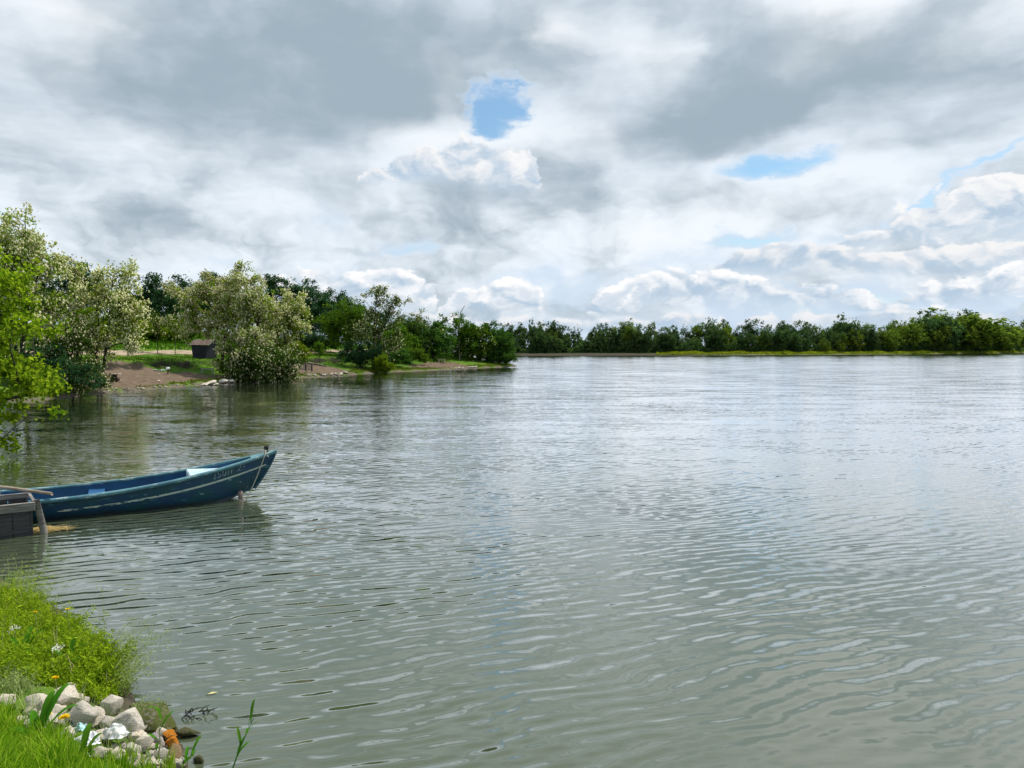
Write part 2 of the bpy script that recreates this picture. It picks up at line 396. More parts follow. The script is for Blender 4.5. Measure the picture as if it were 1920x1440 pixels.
def graded(parts):
    out = []
    for a, b, s in parts: out += list(np.arange(a, b - 1e-6, s))
    return np.array(out + [parts[-1][1]])
gx = graded([(-3200, -400, 200), (-400, -110, 12), (-110, -60, 2.5), (-60, -9, .5), (-9, 1, .14), (1, 20, 1.2), (20, 330, 6), (330, 900, 40), (900, 3200, 230)])
gy = graded([(-2000, -40, 140), (-40, 2, 1.5), (2, 11, .14), (11, 40, .7), (40, 125, .45), (125, 180, 2.5), (180, 300, 4), (300, 520, 7), (520, 3400, 120)])
GX, GY = np.meshgrid(gx, gy); GD = sdist(GX, GY); GH = height(GX, GY)
nx, ny = len(gx), len(gy); ii = np.arange(nx * ny).reshape(ny, nx)
GF = np.stack([ii[:-1, :-1], ii[:-1, 1:], ii[1:, 1:], ii[1:, :-1]], -1).reshape(-1, 4)
gm = mesh('ground', np.stack([GX, GY, GH], -1).reshape(-1, 3), GF, True)
# bare earth: worn landing places on the left bank
def world_poly(pts): return [hit(x, y)[:2] for x, y in pts]
DIRT = [world_poly([(170, 733), (188, 680), (215, 676), (262, 688), (300, 697), (345, 700), (420, 704), (425, 710), (350, 715), (300, 723), (230, 731)]),
        world_poly([(535, 706), (540, 682), (560, 680), (600, 685), (640, 692), (660, 697), (630, 700), (575, 703)]),
        world_poly([(760, 690), (770, 684), (830, 677), (850, 680), (880, 686), (890, 689), (850, 691)])]
dirt = np.zeros(GX.shape)
jx = GX + .35 * np.sin(GY * 3.1 + GX) + .2 * np.sin(GX * 7.3); jy = GY + .35 * np.sin(GX * 2.7) + .2 * np.sin(GY * 6.1)
for p in DIRT: dirt = np.maximum(dirt, inside_poly(jx, jy, p).astype(float))
k = dirt.copy()
for sh in ((0, 1), (0, -1), (1, 0), (-1, 0)): k += np.roll(dirt, sh, (0, 1))
dirt = k / 5
at = gm.attributes.new('bare', 'FLOAT', 'POINT'); at.data.foreach_set('value', dirt.ravel().astype(np.float32))
inl = gm.attributes.new('inland', 'FLOAT', 'POINT'); inl.data.foreach_set('value', np.clip(GD, -20, 60).ravel().astype(np.float32))

def ground_material():
    m, t, b = material('ground', (.1, .1, .05), 0.95, 0.1); p = pos(t)
    X, Y, Z = t.sep(p)
    bare = S(t, t.new('ShaderNodeAttribute', attribute_name='bare').outputs['Fac']); ind = S(t, t.new('ShaderNodeAttribute', attribute_name='inland').outputs['Fac'])
    n1 = t.noise(p, 0.35, 5, 0.6, dim='2D'); n2 = t.noise(p, 2.2, 5, 0.65, dim='2D'); n3 = t.noise(p, 14.0, 4, 0.6, dim='2D')
    wet = t.step(Z, .10, .02) * t.step(Y, 14, 12)
    grass = ramp(t, n1 * 0.6 + n2 * 0.4, [(.3, (.035, .085, .008)), (.5, (.075, .155, .012)), (.7, (.14, .21, .022))])
    soil = ramp(t, n2 * 0.6 + n3 * 0.4, [(.3, (.085, .060, .040)), (.52, (.145, .105, .073)), (.72, (.22, .17, .125))])
    mud = ramp(t, n2 * 0.5 + n3 * 0.5, [(.3, (.06, .052, .036)), (.7, (.20, .17, .125))])
    c = t.mix(t.step(bare + (n2 - .5) * 0.9, 0.3, 0.62), grass, soil)
    edge = t.step(ind + (n2 - .5) * 1.0, 0.5, 0.05)
    c = t.mix(edge, c, mud)
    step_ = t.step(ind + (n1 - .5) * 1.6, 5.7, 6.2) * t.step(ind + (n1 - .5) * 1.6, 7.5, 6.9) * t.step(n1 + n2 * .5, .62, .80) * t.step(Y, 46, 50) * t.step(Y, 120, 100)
    c = t.mix(step_, c, (.028, .024, .017))  # dark soil and the shade of the bank step, painted as one colour
    far = t.step(Y, 180, 240)
    reed = ramp(t, n1, [(.35, (.08, .14, .012)), (.6, (.25, .29, .03))])
    c = t.mix(far * t.step(ind, 1, 4) * t.step(X, 40, 110), c, reed)
    c = t.mix(far * t.step(X, 110, 40), c, t.mix(t.step(ind, 1.5, 5), (.06, .052, .036), (.03, .04, .018)))
    c = t.mix(wet * .6, c, (.035, .032, .022))
    t.put(b.inputs['Base Color'], c); bump(t, b, n2 * 0.5 + n3 * 0.5, 0.6, 0.05)
    return m
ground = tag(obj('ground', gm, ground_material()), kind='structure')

def water_material():
    m = bpy.data.materials.new('water'); m.use_nodes = True; nt = m.node_tree; nt.nodes.clear(); t = NT(nt)
    p = pos(t)
    px_, py_, _ = t.sep(p)
    big = t.noise(t.vmath('MULTIPLY', p, (0.03, 0.06, 1)), 1.0, 3, 0.5, dim='2D')          # gusts and calmer lanes
    env = t.noise(t.vmath('MULTIPLY', p, (0.22, 0.5, 1)), 1.0, 2, 0.5, col=True, dim='2D'); e1, e2, e3 = t.sep(env)
    wr = t.noise(t.vmath('MULTIPLY', p, (0.7, 0.9, 1)), 1.0, 2.0, 0.55, col=True, dim='2D'); f1, f2, f3 = t.sep(wr)
    def train(ang, lam, warp, ph):
        """a train of ripples: cosine of the distance along its heading, its phase wandering"""
        k = 2 * PI / lam; return t.math('COSINE', px_ * (-math.sin(R(ang)) * k) + py_ * (math.cos(R(ang)) * k) + warp * ph)
    w1 = train(24, .20, f1 + e1, 14.0) * t.step(e2, .32, .62, .25, 1.0); w2 = train(13, .14, f2 + e2, 13.0) * t.step(e1, .35, .65, .1, 1.0); w3 = train(34, .29, f3, 9.0) * t.step(e3, .3, .6, .1, 1.0)
    fine = t.noise(t.vmath('MULTIPLY', p, (5.0, 11.0, 1)), 1.0, 2.0, 0.55, col=True, dim='2D'); br, bg_, _ = t.sep(fine)
    lg = t.math('LOGARITHM', py_.max(4.0), 10.0)
    gust = t.lin(big, 0.30, 0.68, 0.6, 1.25) * t.lin(lg, .8, 2.0, 1.0, .75)
    mid = t.noise(t.vmath('MULTIPLY', p, (1.3, 4.2, 1)), 1.0, 3.0, 0.6, dim='2D'); lng = t.noise(t.vmath('MULTIPLY', p, (0.2, 0.8, 1)), 1.0, 2.0, 0.6, dim='2D')
    ss = w1 * .048 + w2 * .034 + w3 * .026 + (mid - .5) * .085 + (lng - .5) * t.lin(lg, 1.1, 1.7, 0.0, .15)
    ss = ss + (ss - .02).max(0.0) * .8
    sy = (ss + (br - .5) * 0.11) * gust + t.lin(lg, 1.2, 2.1, 0.0, -.045)
    sx = (w1 * -.018 + w3 * -.016 + (f2 - .5) * .05 + (bg_ - .5) * 0.09) * gust
    nrm = t.vmath('NORMALIZE', t.comb(sx, sy, 1.0))
    gl = t.new('ShaderNodeBsdfGlossy'); gl.inputs['Roughness'].default_value = 0.03; gl.inputs['Color'].default_value = (.97, .98, 1, 1); t.put(gl.inputs['Normal'], nrm)
    df = t.new('ShaderNodeBsdfDiffuse'); t.put(df.inputs[0], t.mix(big, (.070, .090, .048), (.092, .114, .064))); t.put(df.inputs['Normal'], (0, 0, 1))
    tp = t.new('ShaderNodeBsdfTransparent'); tp.inputs[0].default_value = (.55, .58, .45, 1)
    body = t.new('ShaderNodeMixShader'); body.inputs[0].default_value = 0.22; t.l.new(df.outputs[0], body.inputs[1]); t.l.new(tp.outputs[0], body.inputs[2])
    fr = t.new('ShaderNodeFresnel'); fr.inputs[0].default_value = 1.333; t.put(fr.inputs['Normal'], nrm)
    mx = t.new('ShaderNodeMixShader'); t.put(mx.inputs[0], t.math('POWER', (S(t, fr.outputs[0]) * 1.85).min(1.0), 0.85)); t.l.new(body.outputs[0], mx.inputs[1]); t.l.new(gl.outputs[0], mx.inputs[2])
    o = t.new('ShaderNodeOutputMaterial'); t.l.new(mx.outputs[0], o.inputs[0])
    return m
wx = graded([(-110, 320, 43), (320, 1520, 300)]); wy = graded([(-420, 0, 105), (0, 620, 31)])
WX, WY = np.meshgrid(wx, wy); wi = np.arange(WX.size).reshape(WX.shape)
water = tag(obj('water', mesh('water', np.stack([WX, WY, WX * 0], -1).reshape(-1, 3), np.stack([wi[:-1, :-1], wi[:-1, 1:], wi[1:, 1:], wi[1:, :-1]], -1).reshape(-1, 4)), water_material()), kind='structure')

def path_ribbon():
    pts = []
    for y in np.arange(30, 150, 1.0):
        xs = np.arange(-130, 20, .25); d = sdist(xs, np.full_like(xs, y)); k = np.where((d[:-1] > 14.2) & (d[1:] <= 14.2))[0]
        if len(k): pts.append((xs[k[-1]], y))
    pts = np.array(pts); 
    kern = np.ones(9) / 9; pts = np.stack([np.convolve(np.pad(pts[:, i], 4, 'edge'), kern, 'valid') for i in (0, 1)], 1)
    tg = np.gradient(pts, axis=0); tg /= np.linalg.norm(tg, axis=1)[:, None]; nr = np.stack([-tg[:, 1], tg[:, 0]], 1)
    V = []; K = 7; rng = np.random.default_rng(3)
    for i, (p, n) in enumerate(zip(pts, nr)):
        w = 1.5 + .25 * math.sin(i * .7) + rng.uniform(-.1, .1)
        for k in range(K):
            q = p + n * w * (k / (K - 1) * 2 - 1); V.append((q[0], q[1], 0))
    V = np.array(V); V[:, 2] = height(V[:, 0], V[:, 1]) + 0.03
    idx = np.arange(len(V)).reshape(-1, K)
    m, t, b = material('path_earth', (.3, .24, .17), .95, .1); n = t.noise(pos(t), 1.5, 5, .6, dim='2D')
    t.put(b.inputs['Base Color'], ramp(t, n, [(.3, (.25, .19, .125)), (.7, (.42, .34, .25))]))
    tag(obj('path', mesh('path', V, np.stack([idx[:-1, :-1], idx[:-1, 1:], idx[1:, 1:], idx[1:, :-1]], -1).reshape(-1, 4), True), m), kind='structure')
path_ribbon()

# ------------------------------------------------------------------ vegetation
def unit(v): return v / np.maximum(np.linalg.norm(v, axis=-1, keepdims=True), 1e-9)
def leaves(rng, C, size, up=0.5, aspect=0.55, out=None, droop=0.0, fold=True):
    """one folded, pointed leaf at each point: 4 vertices, 2 triangles"""
    n = len(C); nrm = unit(rng.normal(size=(n, 3)) + np.array([0, 0, up * 2]) + (0 if out is None else out))
    a = rng.normal(size=(n, 3)); a[:, 2] -= droop; ax = unit(a - (a * nrm).sum(1)[:, None] * nrm); s = np.cross(nrm, ax)
    L = (size * rng.uniform(.65, 1.3, n))[:, None]; w = L * aspect
    b0 = C - ax * L * .5; tip = C + ax * L * .5 - nrm * L * .08; l = C + s * w * .5 - ax * L * .06 + nrm * L * .10; r = C - s * w * .5 - ax * L * .06 + nrm * L * .10
    V = np.stack([b0, r, tip, l], 1).reshape(-1, 3); F = np.arange(n * 4).reshape(n, 4)
    F = np.concatenate([F[:, [0, 1, 2]], F[:, [0, 2, 3]]])
    return V, F
def racemes(rng, C, size):
    """hanging flower clusters: a slim faceted drop each"""
    n = len(C); th = rng.uniform(0, 2 * PI, n); L = size * rng.uniform(.7, 1.3, n); w = L * .30
    ti = rng.normal(size=(n, 3)) * .25; ti[:, 2] = -1; ti = unit(ti)
    s1 = np.stack([np.cos(th), np.sin(th), 0 * th], 1); s1 = unit(s1 - (s1 * ti).sum(1)[:, None] * ti); s2 = np.cross(ti, s1)
    top = C; mid = C + ti * (L * .4)[:, None]; tip = C + ti * L[:, None]; W = w[:, None]
    V = np.stack([top, mid + s1 * W, mid + s2 * W, mid - s1 * W, mid - s2 * W, tip], 1).reshape(-1, 3)
    k = np.arange(n)[:, None] * 6; F = np.concatenate([k + np.array([f]) for f in ((0, 1, 2), (0, 2, 3), (0, 3, 4), (0, 4, 1), (5, 2, 1), (5, 3, 2), (5, 4, 3), (5, 1, 4))])
    return V, F
def skeleton(rng, C, trunks, r0, twig=0.006, bend=0.14):
    """branches growing from the trunk polylines to every clump centre; returns tube mesh arrays"""
    P = []; par = []; tips = []
    for tr in trunks:
        prev = -1
        for k in range(len(tr) - 1):
            a, b = np.array(tr[k]), np.array(tr[k + 1]); m = max(2, int(np.linalg.norm(b - a) / .5))
            for j in range(m):
                if k > 0 or j > 0 or prev == -1:
                    P.append(a + (b - a) * j / m); par.append(prev); prev = len(P) - 1
        P.append(np.array(tr[-1])); par.append(prev); tips.append(len(P) - 1)
    root = np.array(trunks[0][0]); order = np.argsort(np.linalg.norm(C - (root + np.array([0, 0, 1.0])), axis=1))
    for c in C[order]:
        Q = np.array(P); d = np.linalg.norm(Q - c, axis=1)
        cost = d + 1.1 * np.maximum(0, Q[:, 2] - c[2] + .35 * d) + 2.0 * (Q[:, 2] < root[2] + .5)
        k = int(np.argmin(cost)); p = P[k]; L = d[k]; m = max(2, min(5, int(L / .45)))
        mid = (p + c) / 2 + np.array([0, 0, bend * L]) + rng.normal(size=3) * .07 * L; prev = k
        for j in range(1, m + 1):
            u = j / m; P.append((1 - u) ** 2 * p + 2 * u * (1 - u) * mid + u * u * c); par.append(prev); prev = len(P) - 1
        tips.append(prev)
    P = np.array(P); par = np.array(par); w = np.zeros(len(P)); w[tips] = 1
    for i in range(len(P) - 1, -1, -1):
        if par[i] >= 0: w[par[i]] += w[i]
    r = np.maximum(twig, r0 * (w / w.max()) ** .52)
    e = np.where(par >= 0)[0]; A, Bp = P[par[e]], P[e]; ra, rb = np.minimum(r[par[e]], r[e] * 1.6), r[e]
    d = unit(Bp - A); ref = np.where(np.abs(d[:, 2:3]) > .9, np.array([[1., 0, 0]]), np.array([[0, 0, 1.]])); s = unit(np.cross(d, ref)); u = np.cross(s, d)
    n = 5; th = np.arange(n) * 2 * PI / n; ring = s[:, None, :] * np.cos(th)[None, :, None] + u[:, None, :] * np.sin(th)[None, :, None]
    ext = d * (ra * .4)[:, None]
    V = np.concatenate([(A - ext)[:, None] + ring * ra[:, None, None], (Bp + ext)[:, None] + ring * rb[:, None, None]], 1).reshape(-1, 3)
    k = (np.arange(len(e)) * 2 * n)[:, None]; j = np.arange(n); jn = (j + 1) % n
    F = np.stack([k + j, k + jn, k + jn + n, k + j + n], -1).reshape(-1, 4)
    return V, F, P
def sample_envelope(rng, ells, n, shell=0.45, flat=1.0):
    """points in a union of ellipsoids (cx,cy,cz,rx,ry,rz), denser towards the outside"""
    vol = np.array([e[3] * e[4] * e[5] for e in ells]) ** .75; which = rng.choice(len(ells), n, p=vol / vol.sum()); E = np.array(ells)[which]
    d = unit(rng.normal(size=(n, 3))); rad = rng.uniform(0, 1, n) ** shell
    return E[:, :3] + d * rad[:, None] * E[:, 3:6]
M_BARK, _t, _b = material('bark', (.06, .05, .04), .95, .1)
_n = _t.noise(_t.vmath('MULTIPLY', pos(_t), (6, 6, 1.5)), 1.0, 4, .6, dim='3D'); _t.put(_b.inputs['Base Color'], ramp(_t, _n, [(.3, (.028, .024, .02)), (.7, (.11, .095, .075))]))
M_BARKPALE = wood('pale_bark', (.16, .14, .11), (.28, .25, .2))
L_ACACIA = leaf_mat('locust_leaf', (.090, .17, .012), (.29, .39, .036), .45)
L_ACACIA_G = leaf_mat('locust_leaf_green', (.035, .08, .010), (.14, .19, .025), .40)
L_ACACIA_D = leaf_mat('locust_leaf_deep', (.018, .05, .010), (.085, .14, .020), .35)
L_BLOSSOM = leaf_mat('locust_blossom', (.66, .63, .36), (.92, .89, .66), .35, tcol=1.1)
L_MAPLE = leaf_mat('bright_leaf', (.085, .165, .010), (.30, .38, .022), .45)
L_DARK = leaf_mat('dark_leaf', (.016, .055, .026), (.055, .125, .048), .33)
L_MID = leaf_mat('mid_leaf', (.03, .085, .010), (.125, .215, .020), .40)
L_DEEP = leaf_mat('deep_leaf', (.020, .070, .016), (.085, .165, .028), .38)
L_LIME = leaf_mat('lime_leaf', (.085, .16, .010), (.20, .29, .020), .4)
L_WILLOW = leaf_mat('pale_leaf', (.05, .09, .022), (.14, .19, .06), .35)
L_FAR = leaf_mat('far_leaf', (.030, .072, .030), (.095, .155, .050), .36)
L_FARLIT = leaf_mat('far_leaf_sun_tinted', (.065, .125, .018), (.19, .25, .036), .38)  # paler copy of the far leaf, sunlight put into its colour

def make_tree(name, label, group, base, ells, n_clump, n_leaf, size, lmat, trunks=None, r0=.12, clump=.45, seed=0, flowers=0, fsize=.2, bark=None, shell=.45, up=.4, aspect=.55,
              lean=(0, 0), twigs=True, droop=0.0, cat='tree', clumpz=.8, ftop=0.0):
    """a tree at base (world); ells, trunks in metres relative to the base"""
    rng = np.random.default_rng(seed); root = empty(name, base); tag(root, label, cat, group)
    C = sample_envelope(rng, ells, n_clump, shell); C[:, 2] = np.maximum(C[:, 2], .15)
    if trunks is None:
        top = max(e[2] for e in ells); trunks = [[(0, 0, -.3), (lean[0] * .4, lean[1] * .4, top * .4), (lean[0], lean[1], top * .95)]]
    V, F, P = skeleton(rng, C, trunks, r0)
    obj('trunk', mesh('trunk', V, F, True), bark or M_BARK, root)
    # sub-clumps give each bough its own knots of leaves
    k = 4; sub = C[:, None, :] + rng.normal(size=(n_clump, k, 3)) * np.array([clump, clump, clump * clumpz]) * .75
    sub = sub.reshape(-1, 3); wgt = rng.uniform(.25, 1.0, len(sub)) ** 1.5; wgt /= wgt.sum()
    w = rng.choice(len(sub), n_leaf, p=wgt); L = sub[w] + rng.normal(size=(n_leaf, 3)) * np.array([clump, clump, clump * clumpz]) * .42
    cen = np.mean(C, 0); o = unit(L - cen) * .7
    V, F = leaves(rng, L, size, up, aspect, o, droop); cr = obj('crown', mesh('crown', V, F), lmat, root)
    if flowers:
        wf = wgt ** 2.6; wf /= wf.sum(); w = rng.choice(len(sub), flowers, p=wf); B = sub[w] + rng.normal(size=(flowers, 3)) * clump * .48 + unit(sub[w] - cen) * clump * .3
        if ftop: B = B[B[:, 2] > cen[2] - ftop]
        V, F = racemes(rng, B, fsize); obj('blossom', mesh('blossom', V, F), L_BLOSSOM, root)
    return root
def spot(px, Y):
    x = atY(px, Y); return x, Y, gz(x, Y)
def up_to(py, Y): return CAM_H - (py - HOR) / FPX * Y      # height above the lake of something seen at py from distance Y
FLG = 'blossoming locust trees on the left bank'

# ---- locust in flower at the left edge
x, y, z = spot(40, 47.0); H = up_to(402, 47) - z
make_tree('locust_tree', 'tall cream-blossomed locust tree, tallest on the bank, behind the bright green tree', FLG, (x, y, z),
          [(0, 0, H * .80, 2.4, 2.2, H * .20), (-1.4, 0, H * .62, 2.6, 2.4, H * .25), (1.7, 0, H * .60, 2.0, 2.0, H * .22), (0.8, -.3, H * .40, 2.6, 2.2, H * .22), (2.6, -.6, H * .33, 1.4, 1.5, H * .2)],
          130, 12500, .17, L_ACACIA, [[(0, 0, -.3), (.2, 0, H * .35), (.5, 0, H * .9)], [(.1, 0, 0), (-.8, 0, H * .4), (-1.3, 0, H * .7)]], .17, .42, 11, 7200, .18)
x, y, z = spot(186, 48.2); H = up_to(482, 48.2) - z
make_tree('locust_tree', 'slender leaning locust tree with two thin stems beside the bare earth landing', FLG, (x, y, z),
          [(1.2, 0, H * .87, 1.1, 1.1, H * .11), (.6, 0, H * .70, 1.7, 1.6, H * .15), (1.9, 0, H * .64, 1.2, 1.2, H * .13), (.4, 0, H * .48, 1.7, 1.6, H * .13), (2.0, 0, H * .42, .8, .9, H * .16), (-.4, 0, H * .36, 1.0, 1.2, H * .12)],
          80, 6800, .16, L_ACACIA, [[(0, 0, -.2), (.45, 0, H * .3), (1.0, 0, H * .85)], [(-.2, .1, -.2), (-.15, 0, H * .3), (.1, 0, H * .6)]], .10, .36, 12, 4200, .17)
x, y, z = spot(135, 45.2)
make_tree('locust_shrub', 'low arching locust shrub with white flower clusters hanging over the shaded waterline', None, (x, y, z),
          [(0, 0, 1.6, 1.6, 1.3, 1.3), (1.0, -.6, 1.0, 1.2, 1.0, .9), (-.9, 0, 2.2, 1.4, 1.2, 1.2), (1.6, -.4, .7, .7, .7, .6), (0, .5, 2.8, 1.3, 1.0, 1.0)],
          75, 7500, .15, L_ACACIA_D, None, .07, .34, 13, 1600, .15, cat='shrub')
# ---- the big cluster of locusts leaning over the water
x, y, z = spot(415, 66.0); H = up_to(512, 66) - z
make_tree('locust_tree', 'broad pale-blossomed locust tree behind the little dark shed', FLG, (x, y, z),
          [(-2.2, 0, H * .74, 2.0, 2.0, H * .22), (-.3, 0, H * .80, 2.2, 2.0, H * .18), (1.6, 0, H * .7, 2.0, 2.0, H * .24), (-3.0, .3, H * .5, 1.3, 1.5, H * .15), (0, 0, H * .5, 2.4, 2.0, H * .18)],
          100, 10500, .18, L_ACACIA, [[(0, 0, -.3), (.3, 0, H * .45), (-1.6, 0, H * .8)], [(.2, 0, H * .3), (.9, 0, H * .55), (1.6, 0, H * .85)]], .16, .42, 14, 6200, .19)
x, y, z = spot(462, 64.5); H = up_to(492, 64.5) - z
make_tree('locust_tree', 'locust tree with a tall thin blossoming top rising above the waterside cluster', FLG, (x, y, z),
          [(.1, 0, H * .90, 1.0, 1.0, H * .09), (.8, 0, H * .80, .9, .9, H * .08), (-.3, 0, H * .62, 1.9, 1.8, H * .18), (1.3, 0, H * .6, 1.9, 1.8, H * .17), (0, -.5, H * .38, 2.6, 2.0, H * .2), (.6, -1, H * .2, 2.6, 1.8, H * .16)],
          110, 11000, .18, L_ACACIA, [[(0, 0, -.3), (-.1, 0, H * .4), (.2, 0, H * .9)], [(.2, 0, .3), (.9, 0, H * .4), (1.5, 0, H * .7)]], .14, .40, 15, 6200, .19)
x, y, z = spot(535, 68.5); H = up_to(541, 68.5) - z
make_tree('locust_tree', 'rounded yellowish locust tree on the water side of the blossoming cluster', FLG, (x, y, z),
          [(0, 0, H * .78, 1.6, 1.6, H * .2), (-.9, 0, H * .6, 1.8, 1.6, H * .2), (1.0, 0, H * .62, 1.1, 1.2, H * .22), (-.5, 0, H * .35, 1.6, 1.4, H * .18)],
          80, 9000, .18, L_ACACIA, None, .12, .40, 16, 3600, .19)
x, y, z = spot(498, 62.6)
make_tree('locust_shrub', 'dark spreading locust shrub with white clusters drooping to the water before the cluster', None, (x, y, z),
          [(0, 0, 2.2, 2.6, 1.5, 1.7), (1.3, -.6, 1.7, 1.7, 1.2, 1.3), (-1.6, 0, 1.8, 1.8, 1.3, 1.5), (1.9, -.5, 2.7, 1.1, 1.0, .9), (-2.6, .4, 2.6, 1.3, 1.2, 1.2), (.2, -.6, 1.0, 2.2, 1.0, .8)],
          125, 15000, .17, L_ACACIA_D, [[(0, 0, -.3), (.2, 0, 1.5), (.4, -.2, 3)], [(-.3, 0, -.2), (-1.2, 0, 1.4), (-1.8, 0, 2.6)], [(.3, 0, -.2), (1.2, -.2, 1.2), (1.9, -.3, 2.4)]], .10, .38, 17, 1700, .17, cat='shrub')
x, y, z = spot(700, 87.5); H = up_to(532, 87.5) - z
make_tree('open_tree', 'airy tree with bare-showing branches and pale flower tufts standing at the waterline', None, (x, y, z),
          [(.6, 0, H * .9, 1.5, 1.2, H * .09), (2.5, 0, H * .78, 1.6, 1.3, H * .10), (.2, 0, H * .7, 1.9, 1.5, H * .14), (1.5, 0, H * .55, 2.4, 1.8, H * .16), (-.6, 0, H * .45, 2.0, 1.8, H * .16), (1, 0, H * .3, 2.4, 1.6, H * .14), (.3, -.4, H * .14, 2.0, 1.3, H * .12)],
          120, 7500, .22, L_WILLOW, [[(0, 0, -.3), (.1, 0, H * .4), (.5, 0, H * .93)], [(.1, 0, .4), (.9, 0, H * .4), (2.4, 0, H * .8)], [(-.1, 0, .3), (-.8, 0, H * .35), (-1, 0, H * .6)]], .12, .40, 18, 900, .22)
x, y, z = spot(652, 94); H = up_to(562, 94) - z
make_tree('broadleaf_tree', 'fresh green broadleaf tree right behind the airy waterline tree', None, (x, y, z),
          [(0, 0, H * .75, 2.6, 2.4, H * .22), (-1.6, 0, H * .55, 2.2, 2.0, H * .2), (1.5, 0, H * .55, 2.2, 2.0, H * .24), (.4, 0, H * .35, 2.6, 2.0, H * .18)], 100, 10500, .25, L_MID, None, .2, .55, 19)
for k, (px, Y, top, wd, lm, lab, nl, nf) in enumerate((
        (770, 104, 596, 3.0, L_DEEP, 'dark green bushy tree between the airy tree and the headland', 8000, 0),
        (790, 108, 584, 2.4, L_ACACIA_G, 'small locust with a whitish blossoming top in the headland thicket', 5500, 700),
        (742, 99, 612, 2.6, L_MID, 'low green thicket tree beside the airy tree', 6500, 0),
        (848, 112, 588, 3.4, L_MID, 'tallest green tree of the headland thicket', 10000, 0),
        (812, 106, 606, 2.8, L_DEEP, 'dark rounded bush tree above the headland bench', 8000, 0),
        (884, 113, 606, 2.8, L_MID, 'yellow-flecked green tree near the headland point', 8500, 250),
        (912, 116, 600, 3.6, L_DEEP, 'dark rounded tree on the point of the headland', 11500, 0),
        (935, 115, 622, 2.4, L_DEEP, 'lower leaning tree reaching over the water at the headland tip', 8000, 0))):
    x, y, z = spot(px, Y); z = max(z, .15); H = up_to(top, Y) - z; w = wd; r = random.Random(k)
    make_tree('headland_tree', lab, 'trees of the headland thicket', (x, y, z),
              [(0, 0, H * .74, w * .75, w * .7, H * .24), (-w * .45, 0, H * .5, w * .7, w * .7, H * .25), (w * .45, 0, H * .48, w * .7, w * .6, H * .25), (0, -.4, H * .25, w * 1.0, w * .7, H * .22)],
              70, nl, .26, lm, None, .14, .5, 30 + k, nf, .24)
x, y, z = spot(938, 113.5)
make_tree('overhanging_bush', 'glossy dark bush trailing its branches on the water at the headland tip', None, (x, y, max(z, .1)),
          [(0, 0, 1.2, 2.0, 1.3, 1.1), (1.0, -.3, .9, 1.5, 1.0, .7), (-1.2, 0, 1.4, 1.6, 1.2, 1.2)], 50, 6000, .24, L_DEEP, None, .08, .42, 45, cat='bush')
x, y, z = spot(716, 84.5)
make_tree('lime_bush', 'round lime green bush at the foot of the airy tree', None, (x, y, max(z, .15)), [(0, 0, 1.0, 1.3, 1.0, .9), (.6, 0, .6, 1.0, .8, .6)], 28, 3800, .18, L_LIME, None, .05, .3, 46, cat='bush')
x, y, z = spot(675, 86)
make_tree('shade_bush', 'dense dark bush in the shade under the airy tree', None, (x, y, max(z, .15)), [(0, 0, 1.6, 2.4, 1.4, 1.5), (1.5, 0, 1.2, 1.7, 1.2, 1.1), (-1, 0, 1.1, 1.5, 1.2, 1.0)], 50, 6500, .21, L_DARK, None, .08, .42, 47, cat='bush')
x, y, z = spot(85, 44.0)  # dark bush added to stand in for the shade under the tall locust
make_tree('shade_bush', 'added dark bush standing in for deep shade at the waterline behind the bright tree', None, (x, y, max(z, .1)), [(0, 0, 1.5, 2.2, 1.3, 1.3), (1.6, -.3, 1.0, 1.5, 1.0, .9), (-1.8, 0, 1.4, 1.8, 1.2, 1.3)], 55, 8000, .16, L_DARK, None, .08, .36, 48, cat='bush')
# ---- dark wood behind the path
for k, (px, Y, top, wd, lab) in enumerate((
        (152, 92, 498, 3.2, 'dark tree peeping out between the two leftmost locusts'),
        (296, 98, 512, 3.2, 'dark bluish tree behind the gap in the locusts'),
        (345, 112, 517, 3.6, 'dark tree behind the pale top of the broad locust'),
        (408, 116, 505, 3.6, 'dark round-topped tree behind the locust cluster'),
        (508, 118, 508, 3.6, 'dark narrow-topped tree just beyond the thin blossoming top'),
        (552, 116, 522, 3.8, 'dark tree with two heads at the edge of the wood'),
        (588, 118, 528, 3.8, 'large dark tree in the middle of the wood edge'),
        (622, 122, 541, 3.8, 'dark tree sloping down the wood edge'),
        (648, 124, 548, 3.2, 'dark tree at the low end of the wood edge'),
        (720, 128, 580, 4.0, 'dark tree low behind the airy tree'),
        (240, 104, 545, 3.8, 'dark leafy tree behind the hillside bushes'),
        (90, 90, 520, 4.0, 'dark tree hidden behind the tall locust'))):
    x, y, z = spot(px, Y); H = up_to(top, Y) - z; w = wd
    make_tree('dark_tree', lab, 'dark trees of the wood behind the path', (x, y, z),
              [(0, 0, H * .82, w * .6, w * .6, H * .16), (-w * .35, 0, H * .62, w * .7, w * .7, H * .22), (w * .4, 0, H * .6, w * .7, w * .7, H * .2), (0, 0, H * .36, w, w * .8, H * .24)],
              70, 8500, .30, L_DARK, None, .2, .6, 60 + k, shell=.5)
